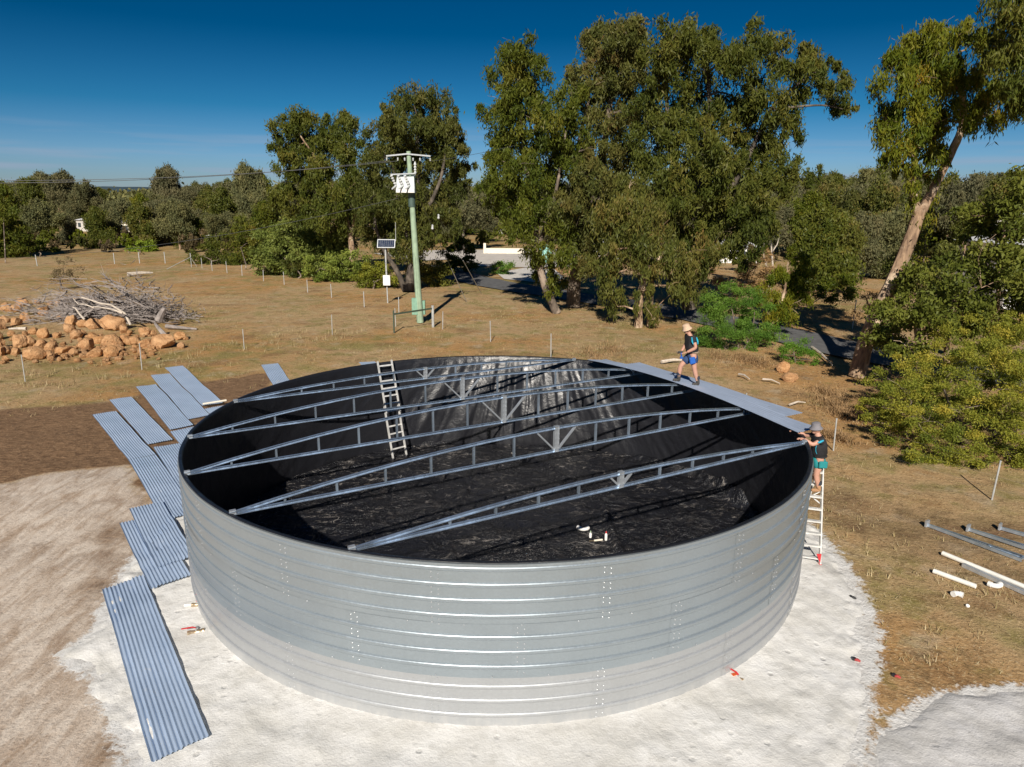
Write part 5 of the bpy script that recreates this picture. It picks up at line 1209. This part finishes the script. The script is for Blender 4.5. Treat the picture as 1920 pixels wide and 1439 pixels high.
shrub('low deep green shrub along the paddock fence, left of the solar post', (632, 528), [(600, 503, 26), (632, 498, 30), (664, 496, 28), (615, 518, 20), (645, 518, 22), (676, 512, 18), (588, 515, 18)], 74, LIGHT, 32, 180, .3, .11)
shrub('yellow-green rounded shrub immediately beside the solar post', (700, 542), [(688, 513, 21), (710, 510, 23), (700, 527, 20), (722, 524, 19), (679, 525, 14), (736, 528, 12)], 68.5, YEL, 33, 260, .22, .1)
shrub('yellow-green low shrub just right of the power pole', (806, 532), [(785, 508, 23), (808, 503, 25), (830, 511, 19), (795, 521, 18), (822, 521, 17), (768, 514, 16)], 70, YEL, 34, 230, .24, .1)
shrub('dark green shrub behind the light wattle, on the pole line', (560, 505), [(548, 500, 18), (565, 508, 16), (580, 500, 14), (560, 485, 16)], 77, GUMD, 35, 180, .3, .1)
shrub('dark broad shrub at the driveway mouth beside the guy wires', (862, 505), [(845, 470, 16), (868, 465, 18), (885, 478, 12), (855, 490, 18), (875, 495, 16), (838, 490, 12)], 84, GUMD, 36, 200, .3, .14)
shrub('small round green shrub alone on the pale gravel verge', (940, 512), [(932, 498, 12), (948, 496, 12), (940, 505, 12), (950, 506, 8), (928, 506, 8)], 82, FEATHER, 37, 240, .24, .08)
shrub('bright lime shrub among the gums at the far left fence', (262, 478), [(255, 468, 14), (272, 462, 15), (282, 472, 12), (262, 478, 12)], 112, LIGHT, 38, 140, .4, .16)
shrub('green bush at the far fence below the gap at left', (75, 482), [(58, 474, 14), (78, 466, 17), (96, 476, 14), (72, 484, 14)], 110, BUSHG, 39, 140, .4, .16)
shrub('dark bush behind the fence corner near the leaning brace', (395, 497), [(375, 478, 20), (400, 470, 22), (420, 485, 16), (385, 494, 14), (405, 496, 14)], 92, GUMD, 40, 160, .34, .12)
shrub('olive leafy tree-shrub behind the fence, left of the pale wattle', (460, 505), [(450, 460, 30), (475, 450, 28), (440, 485, 22), (470, 485, 26), (455, 430, 22), (490, 470, 20)], 92, GUM, 41, 140, .36, .12)
shrub('dark conifer-like tree at the far left edge', (10, 492), [(5, 385, 22), (15, 410, 26), (5, 440, 34), (30, 440, 22), (20, 465, 32), (40, 470, 18), (-20, 430, 40), (-15, 475, 40), (8, 362, 12)], 100, GUMD, 42, 130, .42, .15, droop=.6)
# dry brown brush between the saplings, and small thicket of bare stems
shrub('brown dead brush heap behind the feathery shrub', (1400, 545), [(1400, 500, 24), (1425, 490, 22), (1440, 505, 18), (1380, 525, 22), (1410, 530, 24), (1370, 550, 18), (1345, 520, 20), (1430, 520, 18)], 56, DRY, 43, 130, .3, .06)
shrub('brown leaf brush behind the roadside fence right', (1625, 600), [(1625, 560, 18), (1645, 575, 18), (1615, 585, 16), (1640, 600, 16), (1660, 590, 14)], 45, DRY, 44, 130, .24, .05)
shrub('dark green understorey shrub behind the roadside fence posts', (1545, 560), [(1540, 540, 20), (1570, 530, 22), (1555, 560, 16), (1585, 555, 18), (1600, 535, 18)], 55, GUMD, 45, 150, .3, .1)
def small_tree():
    b = G(116, 543); T = thing('small_tree', 'lone small sparse tree in the left paddock casting a thin shadow', 'tree', b); Y = b[1]
    bl = BL([(105, 512, 11), (120, 505, 12), (135, 515, 11), (118, 520, 12), (150, 505, 7), (108, 490, 8), (128, 488, 9), (100, 525, 6), (142, 522, 6)], Y, 50, .5)
    limbs(T, [[(b[0], b[1], 0, .10), (b[0] - .05, b[1], 1.0, .08), (*bl[3][:3], .05)]], bl, BARK, 50, .03); crown(T, [foliage(bl, 90, .22, .06, 50, droop=.3, clump=.35, spread=.9)], SCRUB)
small_tree()
for k, (px, py0, tx, ty, lab) in enumerate(((1443, 560, 1432, 450, 'thin pale bare stem among the brush right of the gum group'), (1440, 550, 1453, 420, 'thin forked stem beside the pale bare one'))):
    a = Vector(G(px, py0)); t = Vector(AT(tx, ty, a.y)); T = thing('bare_sapling', lab, 'sapling', a)
    m = MB(); m.tube([a, a.lerp(t, .35) + Vector((.25, 0, 0)), a.lerp(t, .7) - Vector((.15, 0, 0)), t], [.11, .09, .07, .03], 6); m.build('stem', MAT['palewood'], T, True)
    m = MB(); c = a.lerp(t, .6); m.tube([c, c + Vector((.4, 0, .7)), c + Vector((.6, .1, 1.6))], [.06, .045, .02], 5); m.build('branch', MAT['palewood'], T, True)

# --- background trees: a few kinds, each copied as a thing of its own
def proto(name, lab, cat, hgt, seed, leaf, bark, shape, dens, ll, lw, group):  # one tree or bush of each kind
    rr = random.Random(seed); bl = []
    if shape == 'gum':
        for _ in range(13):
            a = rr.uniform(0, 6.28); d = rr.uniform(.0, .27) * hgt; bl.append((d * math.cos(a), d * math.sin(a), hgt * rr.uniform(.42, .9), hgt * rr.uniform(.09, .155)))
        bl += [(0, 0, hgt * .9, hgt * .10), (.05 * hgt, 0, hgt * .72, hgt * .15)]
    elif shape == 'thick':
        for _ in range(14):
            a = rr.uniform(0, 6.28); z = rr.uniform(.12, .88); d = rr.uniform(.05, .30) * hgt * (1.1 - .6 * z); bl.append((d * math.cos(a), d * math.sin(a), hgt * z, hgt * rr.uniform(.11, .17)))
        bl.append((0, 0, hgt * .88, hgt * .12))
    else:
        for _ in range(8):
            a = rr.uniform(0, 6.28); d = rr.uniform(.0, .55) * hgt; bl.append((d * math.cos(a), d * math.sin(a), hgt * rr.uniform(.25, .75), hgt * rr.uniform(.25, .36)))
    T = thing(name, lab, cat, (0, 0, 0), group)
    k = .02 * hgt
    if shape == 'bush': tr = [[(0, 0, -.2, k), (0, 0, hgt * .5, k * .5)]]
    else: tr = [[(0, 0, -.3, k), (rr.uniform(-.03, .03) * hgt, 0, hgt * .3, k * .8), (rr.uniform(-.05, .05) * hgt, rr.uniform(-.05, .05) * hgt, hgt * .62, k * .5), (0, 0, hgt * .88, k * .15)]]
    limbs(T, tr, bl, bark, seed, .02 * hgt / 4)
    crown(T, [foliage(bl, dens * .62, ll * .95, lw * 1.05, seed, clump=.055 * hgt, shell=.6)], leaf); return T
TREES = [proto('gum_tree', 'gum tree', 'tree', 12, 100 + k, (FAR, GUMD, FAR, GUM, FAR, FAR)[k], (BARKP, BARK, BARKD)[k % 3], ('gum', 'thick', 'gum', 'thick', 'gum', 'thick')[k], 240, .5, .2, None) for k in range(6)]
BUSHES = [proto('scrub_bush', 'scrub', 'bush', 2.6, 200 + k, (SCRUB, BUSHG, GUMD, SCRUB)[k], BARK, 'bush', 340, .30, .12, None) for k in range(4)]
used = set()
def put(protos, i, x, y, h, lab, group, rr):
    T = protos[i]; o = T if T not in used else dup(T, (x, y, 0)); used.add(T)
    o.location = (x, y, -.05); s = h / (12 if protos is TREES else 2.6); o.scale = (s * rr.uniform(.85, 1.2), s * rr.uniform(.85, 1.2), s); o.rotation_euler = (0, 0, rr.uniform(0, 6.28))
    o['label'] = lab; o['group'] = group; return o
rr = random.Random(77)
def hz_y(px): return 364 + 16 * px / 1920
def skyline(px): return np.interp(px, [-100, 0, 60, 110, 165, 200, 235, 290, 330, 400, 450, 500, 600, 900, 1000, 1500, 1600, 1700, 1800, 1920, 2050], [346, 346, 336, 332, 338, 352, 354, 346, 348, 344, 338, 330, 335, 340, 345, 330, 326, 330, 330, 324, 322])
spots = []
for n in range(4000):
    if len(spots) >= 235: break
    px = rr.uniform(-60, 1990); d = 92 + 250 * rr.random() ** 1.35
    if px < 470 and d < 116: continue
    if 640 < px < 1180 and d < 128: continue
    if 1180 <= px < 1480 and d < 100: continue
    if 60 < px < 200 and d < 165 and rr.random() < .7: continue
    x = (px - 960) / F * (d * .967 + 2.1); y = d
    if any((x - a) ** 2 + (y - b) ** 2 < (3.2 + .012 * d) ** 2 for a, b, *_ in spots): continue
    if abs(px - 157) < 9 and d < 172: continue
    top = CZ + d * (hz_y(px) - skyline(px)) / F; h = top * rr.choice((.55, .7, .82, .92, 1.0, 1.0))
    spots.append((x, y, max(4.5, h), px, d))
ZONES = [(60, 'behind the far-left conifer'), (200, 'left of the lone small tree'), (330, 'above the lone small tree'), (480, 'over the leaning fence brace'), (640, 'beyond the open-crowned gum'), (900, 'beyond the power pole'),
         (1080, 'beyond the pale yard'), (1300, 'beyond the tall gums'), (1460, 'beyond the brown brush'), (1600, 'above the leafy sapling'), (1730, 'behind the forked tree'), (1850, 'by the far power pole'), (9999, 'behind the right corner foliage')]
def zone(px): return next(z for q, z in ZONES if px < q)
KIND = ['open-crowned olive', 'full-crowned dark', 'thin-topped olive', 'full-crowned bright', 'open-crowned dark', 'full-crowned olive']
for x, y, h, px, d in sorted(spots, key=lambda q: q[4]):
    i = rr.randrange(6); hs = 'very tall' if h > 15 else 'tall' if h > 12.5 else 'mid-height' if h > 10.5 else 'lowish' if h > 9 else 'short'
    put(TREES, i, x, y, h, f"{hs} {KIND[i]} gum {'at the front' if d < 135 else 'midway' if d < 190 else 'deep'} in woods {zone(px)}", 'bushland gums ' + zone(px), rr)
for px, top, d, lab in ((318, 312, 210, 'lone flat-topped gum standing above the left skyline'), (372 / 3, 322, 230, 'gum with rounded twin crown rising above the left skyline'), (88, 324, 240, 'thin gum top rising beside the twin crown on the left skyline'), (1640, 308, 190, 'thin gum rising above the right skyline beside the forked tree'), (470, 308, 150, 'sparse gum reaching above its neighbours left of the open-crowned gum')):
    x = (px - 960) / F * (d * .967 + 2.1); put(TREES, 0, x, d, CZ + d * (hz_y(px) - top) / F, lab, None, rr); 
for o in COL.objects:
    if o.get('group', 1) is None: del o['group']
bs = []
for n in range(3000):
    if len(bs) >= 170: break
    px = rr.uniform(-40, 1960) if n % 3 else rr.uniform(-40, 480); d = 88 + 75 * rr.random() ** 1.3
    if px < 470 and d < 108: continue
    if 470 <= px < 660 and d < 96: continue
    if 660 <= px < 1180 and d < 122: continue
    x = (px - 960) / F * (d * .967 + 2.1)
    if any((x - a) ** 2 + (d - b) ** 2 < 5 for a, b in bs): continue
    if any(abs(px - q) < 14 for q in (932, 1125)): continue
    bs.append((x, d))
    i = rr.randrange(4); h = rr.uniform(1.6, 3.6)
    put(BUSHES, i, x, d, h, f"{'very low' if h < 2.0 else 'low' if h < 2.5 else 'middling' if h < 3.1 else 'high'} {('brown', 'olive', 'dark green', 'dry')[i]} bush {'in front of' if d < 115 else 'under'} the gums {zone(px)}", 'scrub ' + zone(px), rr)
for k, (px, d, top, i, lab) in enumerate(((186, 118, 385, 1, 'round olive gum at the fence, right of the bush gap at far left'), (222, 124, 372, 4, 'dark gum in front of the pale-roofed houses'), (262, 121, 380, 3, 'olive gum in front of the larger pale-roofed house'), (300, 127, 370, 5, 'full gum between the two left houses and the brace'), (335, 116, 372, 0, 'slender-trunked gum standing just behind the leaning brace'), (128, 130, 400, 5, 'low round gum below the small far house'), (408, 112, 400, 4, 'dark gum by the fence corner in front of the pale shed'))):
    x = (px - 960) / F * (d * .967 + 2.1); o = put(TREES, i, x, d, CZ + d * (hz_y(px) - top) / F, lab, None, rr)
    if 'group' in o: del o['group']
# nearer young trees on the far side of the driveway, right
for k, (px, py, top, i, lab) in enumerate(((1530, 545, 380, 1, 'slender young gum just beyond the roadside fence'), (1570, 540, 400, 3, 'dark young gum over the shaded ground beyond the roadside fence'), (1605, 530, 395, 0, 'thin-stemmed young gum beside the pale gravel patch'), (1650, 520, 390, 5, 'bushy olive gum left of the forked tree stem'),
                                      (1500, 470, 385, 5, 'olive gum filling the gap above the leafy sapling'), (1460, 475, 390, 2, 'pale-stemmed gum behind the brown brush'), (1690, 515, 400, 3, 'dense gum right behind the forked tree stem'), (870, 470, 345, 2, 'grey-green gum between the round gum and the tall group'), (905, 455, 380, 4, 'pale-trunked gum beyond the mesh fence'), (850, 455, 385, 1, 'olive gum at the back of the pale yard'))):
    g = G(px, py); h = AT(px, top, g[1])[2]; o = put(TREES, i, g[0], g[1], h, lab, None, rr)
    if 'group' in o: del o['group']
# far woodland as one mass
def far_forest():
    rg = np.random.default_rng(5); bl = []
    for n in range(1100):
        d = rg.uniform(330, 900); px = rg.uniform(-150, 2070); x = (px - 960) / F * (d * .967 + 2.1)
        top = CZ + d * (hz_y(px) - skyline(px) - 2) / F * .62; h = max(7., min(17., top)); r = rg.uniform(2.2, 4.4)
        bl.append((x, d, h - r * .8, r)); bl.append((x + rg.normal() * 2, d - 2, h * .5, r * 1.1))
    v, f, t = foliage(bl, .75, 2.0, 1.6, 6, clump=1.5, clumps_per=.6); tag(link('forest', mesh_np('forest', v, f, FAR, False, None, {'tint': t})), 'distant woodland closing the horizon beyond the gums', 'woodland', kind='stuff')
far_forest()

# ================================================================== ROCK HEAP, DEAD WOOD, GROUND LITTER
def rock_mesh(seed, sub=3):
    import bmesh
    b = bmesh.new(); bmesh.ops.create_icosphere(b, subdivisions=sub, radius=1); rg = np.random.default_rng(seed)
    v = np.array([p.co for p in b.verts]); n = v / np.linalg.norm(v, axis=1)[:, None]
    r = np.ones(len(v))
    for _ in range(9):                                   # knock flat faces off the ball
        d = rg.normal(size=3); d /= np.linalg.norm(d); h = rg.uniform(.62, .9); k = n @ d; r = np.where(k > .05, np.minimum(r, h / np.maximum(k, .05)), r)
    r = r * (1 + .42 * (fbm(n[:, 0] * 2.4 + 9, n[:, 1] * 2.4 + n[:, 2] * 3.1, seed, 4) - .5) + .16 * (fbm(n[:, 0] * 7 + 3, n[:, 1] * 7 + n[:, 2] * 8, seed + 5, 3) - .5))
    for p, q in zip(b.verts, n * r[:, None] * [1, .95, .85]): p.co = q
    me = bpy.data.meshes.new('rock'); b.to_mesh(me); b.free(); me.materials.append(MAT['rock']); me.shade_smooth(); me.set_sharp_from_angle(angle=math.radians(35)); return me
RM = [rock_mesh(300 + k) for k in range(7)]; RMS = [rock_mesh(320 + k, 2) for k in range(4)]
ROCKS = [(140,245,45),(40,235,50),(190,185,45),(400,270,50),(470,190,25),(545,190,25),(210,330,50),(130,370,50),(30,350,40),(665,365,58),(770,390,45),(855,395,62),(1030,385,98),(1160,445,50),(300,460,40),(395,480,60),(520,500,35),(630,430,55),
 (700,490,55),(770,480,30),(865,505,40),(150,560,75),(265,560,55),(370,590,60),(470,610,65),(580,640,65),(130,650,45),(290,670,80),(30,640,50),(690,655,45),(790,590,75),(880,660,55),(930,540,50),(1045,560,75),(1030,650,60),(1160,545,65),(1265,550,50),
 (1360,575,55),(1350,470,50),(1520,560,85),(1690,505,45),(1750,520,25),(1710,590,35),(1130,630,28),(460,685,45),(600,690,30),(30,720,40),(-40,650,60),(-50,580,60),(-60,500,60),(-50,400,60),(560,330,30),(340,180,25),(90,480,30),(220,480,25),(1220,470,25),(1440,480,30)]
SIDES = ['outermost left', 'left end', 'left part', 'inner left', 'left of centre', 'centre', 'right of centre', 'right part', 'right end', 'outermost right']
SPECIAL = {12: 'largest orange boulder of the heap, round with a pitted dark hollow', 11: 'upright squarish orange boulder left of the pitted round one', 39: 'big rough orange boulder at the right end of the heap', 9: 'orange boulder with flat top under the pale branches, left of the squarish one',
           27: 'wide pinkish boulder at the front of the heap near a fence post', 40: 'knobbly orange boulder standing just right of the heap end', 21: 'broad orange boulder at the left of the heap front row'}
rr = random.Random(9)
def put_rock(px, py, r, lab, group, small=False, meshes=None):
    g = G(px, py + r * .75); rad = r * g[1] / F * 1.22; o = bpy.data.objects.new('rock', rr.choice(meshes or (RMS if small else RM))); COL.objects.link(o)
    zb = float(gz(g[0], g[1])); o.location = (g[0], g[1] + rad * .6, zb + rad * .52); o.scale = (rad * rr.uniform(.9, 1.15), rad * rr.uniform(.85, 1.1), rad * rr.uniform(.85, 1.1)); o.rotation_euler = (rr.uniform(-.3, .3), rr.uniform(-.3, .3), rr.uniform(0, 6.28))
    return tag(o, lab, 'rock', group)
for k, (x, y, r) in enumerate(ROCKS):
    row = 'front row' if y > 540 else 'middle' if y > 420 else 'back'; side = SIDES[int(min(9, max(0, (x + 60) // 180)))]; sz = 'large' if r > 62 else 'medium' if r > 42 else 'small'
    put_rock(x / 5.05, 530 + y / 5.05, r / 5.05, SPECIAL.get(k, f'{sz} orange boulder in the {row} of the heap, {side}' + (', low by the big one' if k == 38 else '')), 'orange boulders of the heap')
for k in range(170):
    x = rr.uniform(-30, 1500); y = rr.uniform(600, 760) if k % 2 else rr.uniform(480, 700)
    put_rock(x / 5.05, 530 + y / 5.05, rr.uniform(10, 30) / 5.05, f"small loose orange stone {'at the front edge' if y > 690 else 'in the front row' if y > 600 else 'in the middle'} of the heap, {SIDES[int(min(9, max(0, (x + 60) // 180)))]}", 'small stones round the heap', True)
put_rock(1471, 690, 12, 'flat orange boulder pair by the driveway, the higher one', 'orange boulders by the driveway')
put_rock(1484, 708, 12, 'flat orange boulder nearest the tank behind the roofing sheets', 'orange boulders by the driveway')
# brush heap
def zp(x, y): return x / 5.05, 530 + y / 5.05
def deadwood():
    rg = random.Random(12); heap = thing('brush_heap', 'tangled grey heap of dead branches and twigs behind the orange boulders', 'brush heap', G(240, 625))
    m = MB(); tw = MB()
    def bush(cx, cy, wx, hz_, n, lo, hi, bias):
        b = G(*zp(cx, cy)); k = b[1] / F / 5.05
        for _ in range(n):
            x = b[0] + rg.gauss(0, .42) * wx * k; y = b[1] + rg.uniform(-.2, 3.2); z = abs(rg.gauss(.0, .42)) * hz_ * k
            L = rg.uniform(lo, hi) * .62; a = rg.gauss(bias, .7); e = rg.gauss(.05, .26)
            d = Vector((math.cos(a) * math.cos(e), math.sin(a) * math.cos(e) * .8, math.sin(e))); p = Vector((x, y, z + .05)); bend = Vector((rg.uniform(-1, 1), rg.uniform(-1, 1), rg.uniform(-.6, .6))) * L * .14
            r0 = L * rg.choice((.010, .014, .018, .026, .036)); q = p + d * L; q.z = max(.02, q.z); md = p.lerp(q, .5) + bend; md.z = max(.03, md.z)
            m.tube([p, md, q], [r0, r0 * .75, r0 * .3], 4, False)
            for _ in range(5):
                s_ = p.lerp(q, rg.uniform(.3, 1)) + bend * .5; e2 = s_ + (d + Vector((rg.uniform(-1, 1), rg.uniform(-1, 1), rg.uniform(-.5, .9))) * .8) * L * rg.uniform(.12, .3); e2.z = max(.02, e2.z); tw.tube([s_, e2], [.016, .006], 3, False)
    bush(980, 390, 560, 300, 420, 1.2, 4.5, 2.7); bush(1370, 400, 300, 270, 330, .8, 2.6, 2.2); bush(1260, 330, 130, 420, 90, .8, 2.4, 1.9)
    bush(300, 330, 330, 190, 120, .7, 2.4, 2.6); bush(420, 400, 260, 80, 50, .8, 2.2, 3.0); bush(1700, 400, 190, 90, 60, .5, 1.6, 2.8); bush(700, 330, 260, 130, 60, .8, 2.6, 2.8)
    tag(m.build('branches', MAT['deadwood'], heap), kind='stuff'); tag(tw.build('twigs', MAT['deadwood'], heap), kind='stuff')
    def log(name, lab, cat, pts, r, mat, y=1.0):
        b = G(*zp(*pts[0][:2])) if pts[0][2] == 0 else None; Y = G(*zp(1000, 470))[1] + y
        r *= .55; P = [AT(*zp(p[0], p[1]), Y + (p[3] if len(p) > 3 else 0)) for p in pts]
        mm = MB(); n = len(P); mm.tube(P, [r * (1 - .55 * i / (n - 1)) for i in range(n)], 7, True, .15, rg); tag(mm.build(name, mat, None, True), lab, cat)
    log('dead_branch', 'long pale dead branch arching over the top of the brush heap', 'branch', [(1235, 400, 1), (1180, 290, 1), (1050, 210, 1), (960, 200, 1), (840, 160, 1), (770, 140, 1)], .15, MAT['palewood'], .3)
    log('dead_branch', 'pale dead branch low across the middle of the brush heap', 'branch', [(1160, 290, 1), (1060, 255, 1), (950, 235, 1), (880, 230, 1)], .11, MAT['palewood'], -.2)
    log('dead_branch', 'forked whitish dead branch left of the squarish boulder', 'branch', [(800, 350, 1), (755, 300, 1), (715, 245, 1), (690, 235, 1)], .13, MAT['palewood'], -.2)
    log('dead_branch', 'thin dead branch rising at the left top of the brush heap', 'branch', [(890, 240, 1), (800, 205, 1), (740, 205, 1), (690, 150, 1)], .08, MAT['palewood'], .6)
    log('log', 'grey fallen log pointing right out of the brush heap onto the grass', 'log', [(1570, 415, 1), (1680, 425, 1), (1780, 435, 1), (1865, 442, 1)], .26, MAT['deadwood'], 1.2)
    log('log', 'short broken log standing tilted at the right of the heap', 'log', [(1560, 500, 1), (1500, 430, 1), (1465, 385, 1)], .30, MAT['deadwood'], -1.0)
    log('log', 'whitish fallen log at the far left among the boulders', 'log', [(250, 437, 1), (170, 435, 1), (85, 440, 1)], .20, MAT['palewood'], -1.0)
    log('log', 'grey root stump at the right top of the brush heap', 'stump', [(1500, 360, 1), (1530, 290, 1), (1560, 240, 1)], .5, MAT['deadwood'], 1.5)
deadwood()
for px0, py0, px1, py1, r, lab in ((1240, 683, 1283, 680, .10, 'pale fallen branch on dry grass left of the standing man'), (1385, 705, 1405, 714, .06, 'short pale stick on the grass right of the standing man'), (1430, 714, 1462, 722, .05, 'thin bent stick before the flat boulders'), (1640, 796, 1672, 802, .07, 'pale stick under the edge of the wattle'),
                               (1522, 655, 1560, 688, .09, 'curved pale branch lying on the verge beside the driveway'), (1480, 762, 1510, 758, .05, 'thin pale stick on grass behind the roofing sheet end'), (240, 519, 287, 516, .22, 'long whitish log lying in the far left paddock')):
    a = Vector(G(px0, py0)); b = Vector(G(px1, py1)); a.z = b.z = r + .02; mm = MB(); mm.tube([a, a.lerp(b, .5) + Vector((.05, .12, .05)), b], [r, r * .8, r * .4], 6); tag(mm.build('stick', MAT['palewood'], None, True), lab, 'stick')

def blades():
    rg = np.random.default_rng(8)
    def scatter(n, fx, h, w, lean, flat=0.):
        x, y = fx(n); x = np.asarray(x); y = np.asarray(y); n = len(x); z = gz(x, y) * (1 - sstep(70, 140, np.hypot(x, y)))
        a = rg.uniform(0, 2 * np.pi, n); hh = h * rg.uniform(.4, 1.3, n); ln = lean * rg.uniform(.3, 1.2, n); ww = w * rg.uniform(.6, 1.4, n)
        b = np.stack([x, y, z - .01], 1); dx = np.stack([np.cos(a), np.sin(a), np.zeros(n)], 1); sd = np.stack([-np.sin(a), np.cos(a), np.zeros(n)], 1)
        tip = b + dx * (hh * ln)[:, None]; tip[:, 2] += hh * (1 - flat) + .012
        return np.stack([b - sd * ww[:, None], b + sd * ww[:, None], tip], 1).reshape(-1, 3), np.arange(3 * n).reshape(-1, 3), rg.random(n)
    def tufts(n, per, xr, yr, keep, rad):
        def fx(_):
            cx = rg.uniform(*xr, n); cy = yr[0] + (yr[1] - yr[0]) * rg.random(n) ** 1.25; k = keep(cx, cy); cx = cx[k]; cy = cy[k]
            r_ = rad * rg.uniform(.4, 1.4, len(cx)); cx = np.repeat(cx, per); cy = np.repeat(cy, per); r_ = np.repeat(r_, per); m_ = len(cx)
            return cx + rg.normal(size=m_) * r_, cy + rg.normal(size=m_) * r_
        return fx
    def ok(x, y):
        r = np.hypot(x - TX, y - TY); th = np.arctan2(y - TY, x - TX)
        road = line_d(x, y, [(-12, 92), (-4.5, 77), (5, 64), (10.5, 57.5), (14.8, 51.5), (17.8, 45.5), (20.2, 40.5), (24, 35.5), (31, 30)])
        return (r > pad_edge(th) + .3) & (poly_sd(x, y, TRACK) < .2) & (road > 2.6) & (poly_sd(x, y, SOIL) < rg.uniform(-.3, .6, np.shape(x)) * 3) & ~((x > 5.4) & (y < 11.6)) & (np.abs(x) < y * .78 + 3)
    def patch(x, y): return ok(x, y) & (fbm(x * .35, y * .35, 81, 4) + .25 * (rg.random(np.shape(x)) - .5) > .5)
    P = [scatter(0, tufts(16000, 7, (-34, 32), (10, 62), patch, .10), .11, .009, 1.1), scatter(0, tufts(22000, 6, (-24, 27), (9, 34), ok, .12), .05, .006, 2.0, .6),
         scatter(0, tufts(900, 16, (-36, 24), (26, 50), lambda x, y: ok(x, y) & (line_d(x, y, [G(47, 715), G(266, 692), G(458, 655), G(623, 627)]) < 2.2), .16), .30, .012, .8)]
    v = np.concatenate([p[0] for p in P]); n = [len(p[0]) for p in P]; f = np.arange(len(v)).reshape(-1, 3); t = np.concatenate([p[2] for p in P])
    tag(link('grass', mesh_np('grass', v, f, STRAW, False, None, {'tint': t})), kind='stuff')
    # leaf litter, bark strips and clods lying flat
    def lit(x, y): return ok(x, y) & (fbm(x * .5, y * .5, 91, 4) > .44 - .10 * ((y > 30) & (x > 2)))
    P = [scatter(0, tufts(12000, 5, (-26, 30), (10, 60), lit, .35), .05, .020, 2.2, .8), scatter(0, tufts(2600, 6, (1, 27), (27, 56), ok, .4), .09, .03, 2.0, .75)]
    v = np.concatenate([p[0] for p in P]); t = np.concatenate([p[2] for p in P])
    tag(link('leaf_litter', mesh_np('leaf_litter', v, np.arange(len(v)).reshape(-1, 3), LITTER, False, None, {'tint': t})), kind='stuff')
    # clumps of tall brown bracken-like dead grass by the right hand fence and the driveway edge
    v = []; t = []
    for px, py, r_, n in ((1565, 760, .9, 900), (1545, 735, .7, 500), (1580, 778, .6, 500), (1600, 775, .5, 300), (1345, 668, 1.2, 500), (1420, 680, 1.2, 700), (1395, 672, 1.0, 500), (1575, 820, .5, 500), (1560, 815, .4, 300), (1150, 655, 1.3, 400), (1110, 662, 1.2, 400)):
        g = G(px, py); q = scatter(0, lambda _: (g[0] + rg.normal(size=n) * r_ * .8 * rg.random(n), g[1] + rg.normal(size=n) * r_ * .7), .20, .016, 1.5); v.append(q[0]); t.append(q[2])
    v = np.concatenate(v); tag(link('dead_grass', mesh_np('dead_grass', v, np.arange(len(v)).reshape(-1, 3), DRY, False, None, {'tint': np.concatenate(t)})), kind='stuff')
blades()
